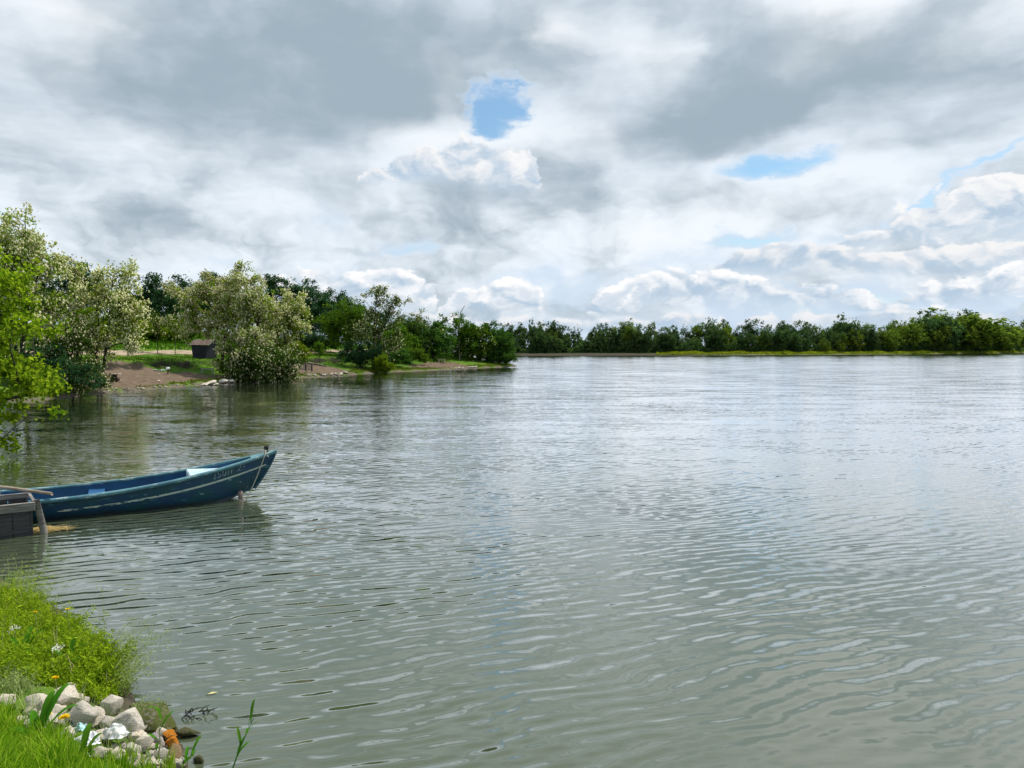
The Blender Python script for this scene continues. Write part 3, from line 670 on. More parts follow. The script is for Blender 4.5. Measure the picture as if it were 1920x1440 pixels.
# ---- bushes on the grassy hillside
for k, (px, Y, top, wd, lm, lab) in enumerate((
        (225, 80, 585, 2.4, L_MID, 'leafy green bush above the path beside the slender locust'),
        (262, 84, 590, 2.2, L_LIME, 'yellow-green bush on the grassy slope'),
        (300, 86, 598, 2.4, L_MID, 'green bush on the slope behind the thin saplings'),
        (340, 88, 600, 2.2, L_MID, 'green bush on the slope left of the shed'),
        (150, 74, 575, 2.6, L_LIME, 'bright bush behind the stems of the slender locust'),
        (575, 96, 612, 2.4, L_DARK, 'dark bush behind the wooden fence panel'),
        (610, 98, 622, 2.2, L_DEEP, 'dark bush in the wood edge above the bare track'),
        (555, 82, 645, 1.6, L_LIME, 'low bright grassy mound of leaves above the wooden fence panel'),
        (770, 97, 652, 2.6, L_MID, 'spreading low bush on the bank beyond the lime bush'),
        (735, 92, 655, 2.0, L_DEEP, 'small dark bush between the lime bush and the thicket'))):
    x, y, z = spot(px, Y); H = up_to(top, Y) - z
    if H < .9: H = .9
    w = wd
    make_tree('hillside_bush', lab, 'bushes on the left bank', (x, y, z), [(0, 0, H * .6, w * .8, w * .7, H * .36), (-w * .5, 0, H * .4, w * .7, w * .6, H * .3), (w * .5, 0, H * .4, w * .7, w * .6, H * .3)], 36, 4200, .24, lm, None, .07, .42, 90 + k, cat='bush')
for k, (px, Y, top, lab) in enumerate(((296, 72, 585, 'thin sapling with a white-flecked crown on the grass left of the shed'), (329, 73, 590, 'thin straight sapling next to the shed'),
                                       (600, 84, 643, 'tiny young tree at the edge of the bare track'))):
    x, y, z = spot(px, Y); H = max(up_to(top, Y) - z, .9)
    make_tree('sapling', lab, None, (x, y, z), [(0, 0, H * .8, H * .18, H * .18, H * .2), (.1, 0, H * .55, H * .16, H * .16, H * .12)], 22, 1100, .15, L_ACACIA_G if k < 2 else L_MID, None, .035, .25, 120 + k, 130 if k < 2 else 0, .16, cat='sapling')
# ---- the bright tree overhanging the water on the left
x, y = -15.3, 19.6; z = gz(x, y)
make_tree('bright_tree', 'bright green leafy tree hanging over the water at the left edge', None, (x, y, z),
          [(1.1, .1, 4.0 - z, 1.6, 1.5, 1.35), (1.7, .2, 2.9 - z, 1.65, 1.5, 1.1), (2.3, 0, 1.9 - z, 1.5, 1.4, .85), (1.5, -.5, 1.0 - z, 1.6, 1.4, .75), (-.3, 0, 4.2 - z, 1.6, 1.6, 1.4), (-.5, 0, 2.4 - z, 1.8, 1.6, 1.5), (1.0, .2, 4.7 - z, 1.25, 1.2, .75), (2.3, .2, 4.35 - z, .8, .8, .85), (2.2, .2, 4.95 - z, .75, .7, .55), (2.7, 0, 3.4 - z, .75, .75, .7), (1.6, -.2, .75 - z, 1.1, 1.1, .55)],
          175, 20500, .115, L_MAPLE, [[(0, 0, -.3), (.3, 0, 1.4), (.9, 0, 3.0), (1.0, 0, 4.0)], [(.2, 0, .8), (1.1, 0, 1.4), (1.9, 0, 1.9)]], .13, .27, 130, aspect=.85, up=.25, droop=.5)
# ---- dead branch sticking up from the thicket
x, y, z = spot(862, 111); mb = MB(); r0 = up_to(600, 111) - z; r1 = up_to(573, 111) - z
mb.tube([(0, 0, 0), (-.1, 0, r0 * .6), (0, 0, r0), (.15, 0, r0 + (r1 - r0) * .5), (.75, 0, r1)], [.09, .08, .06, .05, .03], 6)
o = mb.build('dead_branch', M_BARKPALE, smooth=True); o.location = (x, y, z); tag(o, 'bare grey dead branch curving up out of the headland thicket', 'dead tree')
# ---- far shore: each tree a single mesh, shared between alike trees
def far_mesh(name, rng, kind):
    H = 10.0
    if kind == 'round': ells = [(0, 0, 6.6, 3.4, 3.4, 3.2), (-1.8, 0, 5, 2.6, 2.6, 3.0), (1.9, 0, 4.8, 2.6, 2.6, 3.0), (0, 0, 2.6, 3.4, 3, 2.2)]; n, c, s = 2600, .62, .55
    elif kind == 'tall': ells = [(0, 0, 8, 1.5, 1.5, 2.0), (.6, 0, 6, 2.0, 2, 2.2), (-.7, 0, 5, 1.9, 1.9, 2.2), (0, 0, 2.6, 2.5, 2.5, 2.2)]; n, c, s = 1900, .5, .5
    elif kind == 'airy': ells = [(0, 0, 8.2, 1.9, 1.9, 1.7), (1.3, 0, 7, 1.4, 1.4, 1.3), (-1.3, 0, 6.6, 1.4, 1.4, 1.3), (0, 0, 3.5, 2.2, 2.2, 2.4)]; n, c, s = 1300, .42, .48
    elif kind == 'bare': ells = [(0, 0, 8, 1.6, 1.6, 1.9), (.7, 0, 6, 1.7, 1.7, 2.2)]; n, c, s = 110, .5, .4
    else: ells = [(0, 0, 5.5, 4.6, 4, 3.6), (-2.6, 0, 4.2, 3.2, 3, 3.2), (2.6, 0, 4.2, 3.2, 3, 3.2)]; n, c, s = 3400, .7, .6
    C = sample_envelope(rng, ells, 46, .5); V, F, P = skeleton(rng, C, [[(0, 0, -.5), (.1, 0, 4), (0, 0, 8.5)]], .22, .03)
    sub = np.repeat(C, 3, 0) + rng.normal(size=(138, 3)) * c; w = rng.choice(138, n); Lp = sub[w] + rng.normal(size=(n, 3)) * c * .55; Lp[:, 2] = np.maximum(Lp[:, 2], .2)
    V2, F2 = leaves(rng, Lp, s, .4, .7, unit(Lp - Lp.mean(0)) * .7)
    tm = mesh('trunk', V, F); tm.materials.append(M_BARK); return tm, mesh('crown', V2, F2)
def far_tree(pair, name='distant_tree'):
    r = empty(name, (0, 0, 0)); obj('trunk', pair[0], None, r); obj('crown', pair[1], None, r); return r
rng = np.random.default_rng(500); FAR = {}
for kd in ('round', 'tall', 'airy', 'bare', 'dome'):
    for v in range(3 if kd != 'dome' else 2):
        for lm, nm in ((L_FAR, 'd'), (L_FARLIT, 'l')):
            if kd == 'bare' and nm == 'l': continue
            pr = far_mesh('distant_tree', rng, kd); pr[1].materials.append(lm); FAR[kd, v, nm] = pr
FARLAB = {'round': 'rounded', 'tall': 'upright', 'airy': 'open-crowned', 'bare': 'leafless', 'dome': 'broad domed'}
def ordinal(n): return '%d%s' % (n, 'th' if 10 <= n % 100 <= 20 else {1: 'st', 2: 'nd', 3: 'rd'}.get(n % 10, 'th'))
def shore_y(px):
    """distance of the far waterline along a line of sight"""
    lo = [(-36, 264), (0, 270), (60, 284), (120, 306), (190, 342), (260, 396), (300, 446), (430, 530)]
    t = (px - 960) / FPX
    for (x0, y0), (x1, y1) in zip(lo[:-1], lo[1:]):
        f0, f1 = x0 - t * y0, x1 - t * y1
        if f0 <= 0 <= f1: u = f0 / (f0 - f1); return y0 + u * (y1 - y0)
    return 300.0
TOPS = [(930, 612), (965, 612), (1000, 602), (1040, 602), (1080, 612), (1130, 608), (1180, 606), (1230, 610), (1280, 608), (1330, 603), (1380, 604), (1440, 606), (1500, 603), (1540, 612), (1580, 595), (1630, 603), (1680, 602), (1740, 588), (1810, 588), (1850, 598), (1900, 603), (1960, 602)]
rng = np.random.default_rng(77); px = 925.0; i = 0
while px < 1985:
    for row, back in ((0, 11.0), (1, 21.0)):
        p = px + rng.uniform(-7, 7) + row * 8; Y = shore_y(p) + back + rng.uniform(-3, 3); x = atY(p, Y); z = gz(x, Y)
        top = np.interp(p, [a for a, b in TOPS], [b for a, b in TOPS]) + (rng.uniform(-6, 13) if row == 1 else rng.uniform(5, 28))
        H = max(4.0, up_to(top, Y) - z)
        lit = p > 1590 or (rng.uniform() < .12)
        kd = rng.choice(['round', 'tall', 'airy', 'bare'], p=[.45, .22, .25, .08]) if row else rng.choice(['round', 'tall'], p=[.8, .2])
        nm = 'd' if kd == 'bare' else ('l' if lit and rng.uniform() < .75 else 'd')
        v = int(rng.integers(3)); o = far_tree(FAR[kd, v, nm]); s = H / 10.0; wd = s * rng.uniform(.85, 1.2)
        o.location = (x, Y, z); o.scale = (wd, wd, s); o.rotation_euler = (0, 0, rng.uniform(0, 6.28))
        tag(o, '%s %s tree, %s from the headland in the %s row of the far wood' % ('sun-tinted' if nm == 'l' else 'dark', FARLAB[kd], ordinal(i + 1), 'back' if row else 'front'), 'tree', 'trees of the far shore wood')
    px += rng.uniform(13, 19); i += 1
for p, top, wmul, v, nm, lab in ((1745, 585, 1.15, 0, 'd', 'large dark tree left of the biggest domed tree on the far shore'), (1812, 585, 1.9, 1, 'l', 'biggest broad domed tree of the far shore, near the frame edge'),
                              (1582, 592, .7, 0, 'd', 'dark tree standing taller than the far wood around it'), (1040, 601, .6, 1, 'd', 'round-headed dark tree standing above the far wood beyond the headland'), (1000, 601, .5, 0, 'd', 'slim dark tree above the far wood nearest the headland')):
    Y = shore_y(p) + 16; x = atY(p, Y); z = gz(x, Y); H = up_to(top, Y) - z; o = far_tree(FAR['dome', v, nm]); s = H / 9.2
    o.location = (x, Y, z); o.scale = (s * wmul, s * wmul, s); tag(o, lab, 'tree')
for p, top, lab in ((1545, 636, 'small pale green shrub on the far marsh, the nearer of a pair'), (1573, 638, 'small round pale shrub beside another on the far marsh'), (1495, 640, 'dark green shrub on the far marsh edge')):
    Y = shore_y(p) + 5; x = atY(p, Y); z = gz(x, Y); H = up_to(top, Y) - z; o = far_tree(FAR['round', 1, 'l' if p > 1500 else 'd'], 'marsh_shrub'); s = max(.2, H / 10)
    o.location = (x, Y, z); o.scale = (s, s, s); tag(o, lab, 'shrub')
def strip(name, label, cat, n, pxr, backr, hr, size, lm, seed):
    rng = np.random.default_rng(seed); P = rng.uniform(pxr[0], pxr[1], n); Y = np.array([shore_y(p) for p in P]) + rng.uniform(backr[0], backr[1], n); X = (P - 960) / FPX * Y
    Z = height(X, Y) + rng.uniform(0, 1, n) ** 1.3 * hr * (0.6 + .4 * np.sin(P * .11) * np.sin(P * .037)); V, F = leaves(rng, np.stack([X, Y, Z], 1), size, .3, .8)
    return tag(obj(name, mesh(name, V, F), lm), label, cat, kind='stuff')
strip('undergrowth', 'dark undergrowth massed under the far shore wood', 'undergrowth', 36000, (915, 1990), (7, 20), 6.2, .75, L_FAR, 1)
strip('marsh_grass', 'sunlit yellow-green marsh grass along the far waterline', 'grass', 14000, (1230, 1990), (.5, 8), .9, .5, leaf_mat('marsh_leaf', (.14, .20, .012), (.34, .38, .03), .38), 2)

# ------------------------------------------------------------------ the blue boat
def worn_paint(name, base, patch, under, rough=.55, amount=.62, teal=None):
    m, t, b = material(name, base, rough, .35); p = objc(t)
    n1 = t.noise(p, 2.2, 6, .62, dim='3D'); n2 = t.noise(t.vmath('MULTIPLY', p, (4, 14, 18)), 1.0, 5, .65, dim='3D'); n3 = t.noise(p, 26.0, 4, .6, dim='3D')
    c = t.mix(t.step(n1, .42, .62), base, teal or patch); c = t.mix(t.step(n3, .5, .75) * .35, c, tuple(x * .5 for x in base))
    c = t.mix(t.step(n2 + (n3 - .5) * .3, amount, amount + .05) * .85, c, patch); c = t.mix(t.step(n2 * .6 + n1 * .4 + (n3 - .5) * .2, amount + .03, amount + .07), c, under)
    _, _, z = t.sep(p); c = t.mix(t.step(z + (n1 - .5) * .12, .10, .02) * .75, c, (.018, .024, .020))
    t.put(b.inputs['Base Color'], c); bump(t, b, n2 * .6 + n3 * .4, .35, .006); return m
P_HULL = worn_paint('hull_blue', (.008, .048, .108), (.04, .16, .19), (.34, .42, .42), .5, .595, (.008, .060, .078))
P_IN = worn_paint('inner_blue', (.008, .085, .22), (.02, .14, .31), (.10, .2, .30), .55, .66, (.010, .065, .165))
P_RAIL = worn_paint('rail_teal', (.10, .24, .28), (.30, .42, .42), (.45, .46, .42), .6, .56, (.05, .15, .20))
P_SEAT = worn_paint('seat_pale', (.42, .56, .62), (.66, .70, .66), (.55, .6, .58), .6, .5, (.30, .50, .64))
M_BLACK, _t, _b = material('black_rubber', (.015, .016, .018), .6, .4)
M_ROPE, _t, _b = material('rope', (.45, .42, .34), .9, .2)
W_GREY = wood('weathered_wood', (.15, .14, .13), (.31, .29, .265))
W_DARK = wood('wet_wood', (.03, .032, .04), (.075, .07, .07), .6)
W_POLE = wood('pole_wood', (.30, .23, .17), (.50, .41, .32), scale=(2, 18, 18))

def boat():
    bow = Vector((*on_water(517, 861 + 74), 0)); 
    # stem foot on the water and the direction of the keel
    A = Vector((*on_water(80, 972), 0)); Bp = Vector((*on_water(452, 936), 0)); ang = math.atan2(Bp.y - A.y, Bp.x - A.x) - R(3.5)
    Lb = 6.3; root = empty('boat', (0, 0, 0), ang)
    tag(root, 'weathered blue wooden rowing boat moored with its bow out over the lake', 'boat')
    NU, HALF = 49, .64
    def prof(u):
        """half breadth at rim and at the floor, rim height, floor height, stem rake for a station 0..1"""
        s = u; b = HALF * (1 - max(0, (s - .38) / .62) ** 2.3) * (1 - .22 * max(0, (.25 - s) / .25) ** 1.5); b = max(b, .022)
        bb = max(.75 * b - .05 * max(0, s - .5), .018)
        if s > .9: bb *= max(.12, (1 - s) / .1)
        zr = .335 + .50 * max(0, (s - .35) / .65) ** 2.1 + .07 * max(0, (.3 - s) / .3) ** 2
        zb = -.10 + .26 * max(0, (s - .62) / .38) ** 2.6
        return b, bb, zr, zb
    def pt(u, v, side, off=0.0):
        """v: 0 at the floor edge .. 1 at the rim"""
        b, bb, zr, zb = prof(u); k = v + .22 * v * (1 - v)
        y = bb + (b - bb) * k + .03 * math.sin(PI * v) * (1 if u < .95 else (1 - u) / .05); z = zb + (zr - zb) * v
        rake = .62 * max(0, (u - .72) / .28) ** 2 * (1 - ((z + .1) / .96)) ** 1.35 if z < .86 else 0.0
        return Vector((u * Lb - rake, side * (y + off), z))
    US = [1 - (1 - i / (NU - 1)) ** 1.35 for i in range(NU)]; VS = [0, .12, .26, .42, .58, .72, .86, 1.0]
    def skin(off, name, mat, bottom):
        V = []; F = []; nv = len(VS)
        for side in (-1, 1):
            o = len(V)
            for u in US:
                for v in VS:
                    p = pt(u, v, side, off)
                    if off < 0 and side * p.y < .004: p.y = side * .004
                    if bottom is not None and v == 0: p.z += bottom
                    V.append(p)
            for i in range(NU - 1):
                for j in range(nv - 1):
                    q = [o + i * nv + j, o + (i + 1) * nv + j, o + (i + 1) * nv + j + 1, o + i * nv + j + 1]
                    F.append(q if (side < 0) == (off >= 0) else q[::-1])
        half = NU * nv
        for i in range(NU - 1):
            q = [i * nv, half + i * nv, half + (i + 1) * nv, (i + 1) * nv]; F.append(q if off < 0 else q[::-1])
        for j in range(nv - 1): F.append([j, j + 1, half + j + 1, half + j])       # transom
        me = bpy.data.meshes.new(name); me.from_pydata([tuple(v) for v in V], [], F)
        for p in me.polygons: p.use_smooth = True
        return obj(name, me, mat, root)
    hull = skin(0.0, 'hull', P_HULL, None)
    skin(-.028, 'inner_hull', P_IN, .05)
    for side in (-1, 1):                                        # gunwales: capping rail with a rounded rubbing strake
        V = []; F = []; sec = [(-.034, -.012), (-.034, .016), (-.012, .026), (.026, .024), (.044, .004), (.042, -.030), (.022, -.050), (.004, -.046)]; ns = len(sec)
        for u in US:
            p = pt(u, 1, side); w = min(1.0, .35 + (1 - u) * 6)
            for (dy, dz) in sec: V.append((p.x + (0.012 if u > .995 else 0), p.y + side * dy * (w if dy > 0 else min(1, abs(p.y) / .04)), p.z + dz))
        for i in range(NU - 1):
            for j in range(ns):
                q = [i * ns + j, i * ns + (j + 1) % ns, (i + 1) * ns + (j + 1) % ns, (i + 1) * ns + j]; F.append(q if side < 0 else q[::-1])
        me = bpy.data.meshes.new('gunwale'); me.from_pydata(V, [], F)
        for p in me.polygons: p.use_smooth = True
        obj('gunwale', me, P_RAIL, root)
    # painted line below the rail, flaking
    def on_side(u, drop, off=.005):
        b, bb, zr, zb = prof(u); v = 1 - drop / (zr - zb); return pt(u, v, -1, off)
    m, t, b = material('line_paint', (.5, .58, .52), .7, .2); p = objc(t); n = t.noise(t.vmath('MULTIPLY', p, (5, 1, 30)), 1.0, 5, .65, dim='3D'); X, _, _ = t.sep(p)
    keep = t.step(n + t.lin(X, 1.8, 4.6, -.16, .10) , .46, .50)
    c = t.mix(keep, (.008, .07, .11), t.mix(n, (.42, .54, .50), (.62, .66, .58))); t.put(b.inputs['Base Color'], c)
    for side in (-1, 1):
        V = []; F = []
        us = np.linspace(.34, .985, 90)
        for u in us:
            b_, bb, zr, zb = prof(u); h = .034; d = .185 + .035 * (u - .5)
            for dd in (d, d + h):
                vv = 1 - dd / (zr - zb); V.append(pt(u, vv, side, .004))
        for i in range(len(us) - 1): F.append([2 * i, 2 * i + 1, 2 * i + 3, 2 * i + 2] if side > 0 else [2 * i, 2 * i + 2, 2 * i + 3, 2 * i + 1])
        me = bpy.data.meshes.new('painted_line'); me.from_pydata([tuple(v) for v in V], [], F); obj('painted_line', me, m, hull)
    # registration mark in faded white strokes
    M_LET, t, b = material('faded_white', (.5, .56, .56), .8, .2); nn = t.noise(objc(t), 45, 3, .6, dim='3D'); t.put(b.inputs['Base Color'], t.mix(t.step(nn, .42, .58), (.58, .63, .62), (.10, .20, .26)))
    strokes = {'(': [[(.6, 1.05), (.25, .8), (.15, .5), (.25, .2), (.6, -.05)]],
               'S': [[(.95, .85), (.7, 1), (.3, 1), (.1, .8), (.3, .55), (.75, .48), (.95, .25), (.7, 0), (.3, 0), (.05, .15)]],
               'U': [[(.1, 1), (.1, .25), (.35, 0), (.65, 0), (.9, .25), (.9, 1)]], 'I': [[(.5, 1), (.5, 0)]],
               '2': [[(.05, .8), (.3, 1), (.7, 1), (.95, .75), (.6, .4), (.05, 0), (.95, .02)]], '-': [[(.2, .45), (.8, .5)]]}
    cur = .822; lh = .095; adv = .0125
    for ch, wd in (('(', .45), ('S', .9), ('U', .9), ('I', .5), ('I', .5), (' ', .4), ('2', 1.0), ('-', .8)):
        if ch != ' ':
            mb = MB()
            for st in strokes[ch]:
                pts = [on_side(cur + x * adv * wd, .145 - y * lh - (cur + x * adv * wd - .82) * .1, .008) for x, y in st]
                mb.tube(pts, .0075, 4)
            mb.build('letter', M_LET, hull)
        cur += adv * (wd + .28)
    # bow seat, thwarts, floor boards, breasthook, bow post
    def board(u0, u1, z0, th, name, mat, inset=.05, zf=None):
        V = []; n = 10
        for k in range(n + 1):
            u = u0 + (u1 - u0) * k / n; b_, bb, zr, zb = prof(u); z = z0 if zf is None else zr + zf; v = min(1, max(0, (z - zb) / (zr - zb))); p = pt(u, v, 1, -inset)
            V += [(p.x, -p.y, z), (p.x, p.y, z), (p.x, -p.y, z - th), (p.x, p.y, z - th)]
        F = []
        for k in range(n):
            a = 4 * k; F += [[a, a + 4, a + 5, a + 1], [a + 2, a + 3, a + 7, a + 6], [a, a + 2, a + 6, a + 4], [a + 1, a + 5, a + 7, a + 3]]
        F += [[0, 1, 3, 2], [4 * n, 4 * n + 2, 4 * n + 3, 4 * n + 1]]
        me = bpy.data.meshes.new(name); me.from_pydata(V, [], F); return obj(name, me, mat, root)
    seat = board(.755, .865, .545, .03, 'bow_seat', P_SEAT, .03); board(.28, .325, .26, .03, 'thwart', P_IN, .04); board(.5, .54, .27, .03, 'thwart', P_IN, .04)
    mb = MB(); p = pt(.755, .8, 1, -.04); mb.box((.754 * Lb, 0, .43), (.02, p.y * 1.75, .2)); mb.build('seat_front', P_SEAT, seat)
    board(.93, .992, 0, .03, 'breasthook', P_RAIL, .0, zf=.022)
    mb = MB(); q = pt(.972, 1, 1); z0 = q.z; cx = .972 * Lb
    mb.tube([(cx, 0, z0 - .15), (cx, 0, z0 + .01), (cx, 0, z0 + .045), (cx, 0, z0 + .075), (cx, 0, z0 + .10), (cx, 0, z0 + .135), (cx, 0, z0 + .15)], [.035, .036, .032, .026, .046, .048, .036], 10)
    mb.build('bow_post', M_BLACK, root, smooth=True)
    mb = MB(); mb.tube([pt(.9995, v, 1) * 1 for v in (0, .2, .4, .6, .8, 1.0)], .030, 8); stem = mb.build('stem', P_HULL, root, smooth=True); 
    for v in stem.data.vertices: v.co.y = v.co.y * 1.0 - .022
    # place: station .86's near waterline point goes to the measured point
    c, s_ = math.cos(ang), math.sin(ang)
    loc = lambda p: Vector((c * p.x - s_ * p.y, s_ * p.x + c * p.y, p.z))
    tgt = Vector((*on_water(516, 846, .83), .83)); root.location = tgt - loc(pt(1, .97, 1)); root.location.z = 0.0
    return root, loc, pt, z0, cx
BOAT, bloc, bpt, bz, bcx = boat()
bpy.context.view_layer.update()
# mooring stake and rope
sx_, sy_ = on_water(452, 937)
mb = MB(); mb.tube([(0, 0, -.6), (0.0, 0, .02), (-.01, 0, .14), (-.02, 0, .165)], [.045, .045, .046, .038], 9)
st = mb.build('mooring_stake', wood('stake_wood', (.20, .15, .13), (.36, .28, .25)), smooth=True); st.location = (sx_, sy_, 0); tag(st, 'short weathered stake in the water beside the boat hull', 'stake')
top = BOAT.location + bloc(Vector((bcx, 0, bz + .07))); fx, fy = on_water(461, 938)
over = BOAT.location + bloc(bpt(.968, 1, -1, .055)) + Vector((0, 0, .03)); mb = MB(); pts = []
for k in range(15):
    u = k / 14; p = over.lerp(Vector((fx, fy, .0)), u); p.z -= .05 * math.sin(PI * u); pts.append(p)
pts = [top, top.lerp(over, .5) + Vector((0, 0, .03))] + pts
pts += [Vector((sx_ + .05, sy_ - .03, -.01)), Vector((sx_ + .02, sy_ - .055, .0)), Vector((sx_ - .04, sy_ - .03, .01))]
mb.tube(pts, .0085, 6)
for dx in (.03, -.03): mb.tube([top + Vector((0, -.03, .0)), top + Vector((dx, -.06, -.05)), top + Vector((dx * 1.8, -.065, -.12))], .007, 5)
tag(mb.build('mooring_rope', M_ROPE, smooth=True), 'thin pale rope running from the bow post down to the water', 'rope')
# pole lying across the near gunwale
a = Vector((*on_water(-30, 911, .50), .50)); b = Vector((*on_water(98, 926, .445), .445))
mb = MB(); mb.tube([a, a.lerp(b, .4) + Vector((0, 0, .01)), b], [.034, .032, .026], 9); tag(mb.build('wooden_pole', W_POLE, smooth=True), 'pale wooden pole laid across the gunwale of the boat', 'pole')

# ------------------------------------------------------------------ wooden keep box by the shore
def keep_box():
    c0 = Vector((*on_water(63, 1003), 0)); d1 = Vector((-.80, -.60, 0)).normalized(); d2 = Vector((-.60, .80, 0)).normalized(); L, Wd, top = 2.3, .95, .50
    root = empty('keep_box', c0); tag(root, 'half-sunk open wooden box of grey boards beside the boat', 'wooden box')
    def P(a, b, z): return d1 * a + d2 * b + Vector((0, 0, z))
    for k in range(9):                                           # upright boards of the front
        w = L / 9; mb = MB(); mb.beam(P(w * (k + .5), .03, -.35), P(w * (k + .5), .03 + .004 * (k % 2), .38), w - .012, .024, up=d2); mb.build('board', W_DARK, root)
    for k in range(4):
        w = Wd / 4; mb = MB(); mb.beam(P(.015, w * (k + .5), -.35), P(.015 - .003 * (k % 2), w * (k + .5), .40), w - .01, .024, up=d1); mb.build('board', W_DARK, root)
        mb = MB(); mb.beam(P(L - .2, w * (k + .5), -.35), P(L - .2, w * (k + .5), .40), w - .01, .024, up=d1); mb.build('board', W_DARK, root)
    for k in range(9):
        w = L / 9; mb = MB(); mb.beam(P(w * (k + .5), Wd - .03, -.35), P(w * (k + .5), Wd - .03, .42), w - .012, .024, up=d2); mb.build('board', W_DARK, root)
    mb = MB(); mb.beam(P(-.03, .005, .43), P(L, .005, .43), .045, .13); mb.build('top_rail', W_GREY, root, bevel=.006)
    mb = MB(); mb.beam(P(-.02, Wd, .445), P(L, Wd, .445), .045, .10); mb.build('top_rail', W_GREY, root, bevel=.006)
    mb = MB(); mb.beam(P(-.03, .04, .475), P(-.03, Wd - .03, .475), .04, .035); mb.build('end_rail', W_GREY, root)
    # posts
    mb = MB(); mb.tube([P(-.16, -.03, -.5), P(-.13, .0, .05), P(-.05, .05, .52)], [.05, .05, .044], 9); mb.build('corner_post', W_GREY, root, smooth=True)
    mb = MB(); mb.beam(P(.42, Wd + .13, -.5), P(.42, Wd + .13, .62), .15, .15, up=d1); mb.build('back_post', W_GREY, root, bevel=.01)
    return c0, d1, d2
c0, d1, d2 = keep_box()
rng = np.random.default_rng(9); n = 140; a = rng.uniform(0, 2 * PI, n); rr = rng.uniform(0, 1, n) ** .6
cx_, cy_ = on_water(92, 993); P0 = np.stack([cx_ + rr * .32 * np.cos(a), cy_ + rr * .16 * np.sin(a), rng.uniform(.005, .03, n)], 1); th = rng.normal(0.3, .5, n); Ls = rng.uniform(.05, .2, n)
D = np.stack([np.cos(th), np.sin(th), rng.normal(0, .12, n)], 1) * Ls[:, None]; N = np.stack([-np.sin(th), np.cos(th), 0 * th], 1) * .005
V = np.stack([P0 - D - N, P0 + D - N * .3, P0 + D + N * .3, P0 - D + N], 1).reshape(-1, 3); V[:, 2] = np.maximum(V[:, 2], .004)
tag(obj('floating_straw', mesh('floating_straw', V, np.arange(len(V)).reshape(-1, 4)), material('straw', (.45, .33, .12), .9)[0]), 'yellow straw floating at the foot of the box post', 'straw', kind='stuff')

# ------------------------------------------------------------------ things on the left bank
def put(o, px, py, rz=0.0, dz=0.0):
    x, y, z = hit(px, py); o.location = (x, y, z + dz); o.rotation_euler.z = rz; return o
def shed():
    x, y = atY(384, 70.0), 70.0; z = gz(x, y); r = empty('shed', (x, y, z), R(-14)); tag(r, 'small dark tarred shed with a rusty sloping roof beside the path', 'shed')
    M_TAR = wood('tarred_boards', (.012, .014, .028), (.03, .032, .05), .7, (12, 12, 1)); M_RUST, t, b = material('rusty_sheet', (.25, .12, .08), .7, .3)
    n = t.noise(objc(t), 5, 5, .6, dim='3D'); t.put(b.inputs['Base Color'], ramp(t, n, [(.35, (.07, .036, .028)), (.55, (.15, .095, .075)), (.7, (.28, .25, .23))]))
    w0, w1, h, dp = .66, .84, 1.2, .75
    for k in range(7):                                            # upright wall boards, wider at the top
        f0, f1 = k / 7, (k + 1) / 7; mb = MB(); e = .008
        for yy in (-dp, dp):
            mb = MB()
            b0 = [(-w0 + 2 * w0 * f0 + e, yy, 0), (-w0 + 2 * w0 * f1 - e, yy, 0), (-w1 + 2 * w1 * f1 - e, yy, h), (-w1 + 2 * w1 * f0 + e, yy, h)]; mb.poly(b0); mb.poly([(p[0], p[1] + .03, p[2]) for p in b0][::-1])
            for i in range(4): j = (i + 1) % 4; mb.poly([b0[j], b0[i], (b0[i][0], b0[i][1] + .03, b0[i][2]), (b0[j][0], b0[j][1] + .03, b0[j][2])])
            mb.build('wall_board', M_TAR, r)
    for s in (-1, 1):
        mb = MB(); mb.poly([(s * w0, -dp, 0), (s * w0, dp, 0), (s * w1, dp, h), (s * w1, -dp, h)]); mb.poly([(s * (w0 - .03), -dp, 0), (s * (w1 - .03), -dp, h), (s * (w1 - .03), dp, h), (s * (w0 - .03), dp, 0)]); mb.build('end_wall', M_TAR, r)
    mb = MB(); n = 16
    for k in range(n):
        xa, xb = -1.0 + 2.0 * k / n, -1.0 + 2.0 * (k + 1) / n; za = .012 * (k % 2); zb = .012 * ((k + 1) % 2)
        f = lambda x: .0
        mb.poly([(xa, -dp - .12, h + .02 + za), (xb, -dp - .12, h + .02 + zb), (xb, .1, h + .52 + zb), (xa, .1, h + .52 + za)]); mb.poly([(xa, .1, h + .52 + za), (xb, .1, h + .52 + zb), (xb, dp + .1, h + .05 + zb), (xa, dp + .1, h + .05 + za)])
    roof = mb.build('roof', M_RUST, r)
    for sx in (-1.02, 1.02): mb = MB(); mb.beam((sx, -dp - .12, h + .0), (sx, .1, h + .50), .04, .09); mb.build('barge_board', W_GREY, roof)
    for s in (-1, 1): mb = MB(); mb.poly([(s * w1, -dp, h), (s * w1, dp, h), (s * w1 * .98, .1, h + .49)]); mb.build('gable', M_TAR, r)
shed()
def fence_panel():
    x, y = atY(573, 76), 76; z = gz(x, y); r = empty('fence_panel', (x, y, z), R(8)); tag(r, 'short wooden fence panel of three posts standing at the bare track', 'fence')
    M_PINK = wood('pale_boards', (.30, .23, .20), (.45, .37, .33), scale=(20, 3, 3))
    for k in range(3): MB().box((-.6 + .6 * k, 0, .32), (.13, .10, .72)).build('post', W_DARK, r)
    for k in range(4): MB().box((0, .03, .12 + .17 * k), (1.25, .03, .11)).build('rail', M_PINK, r)
fence_panel()
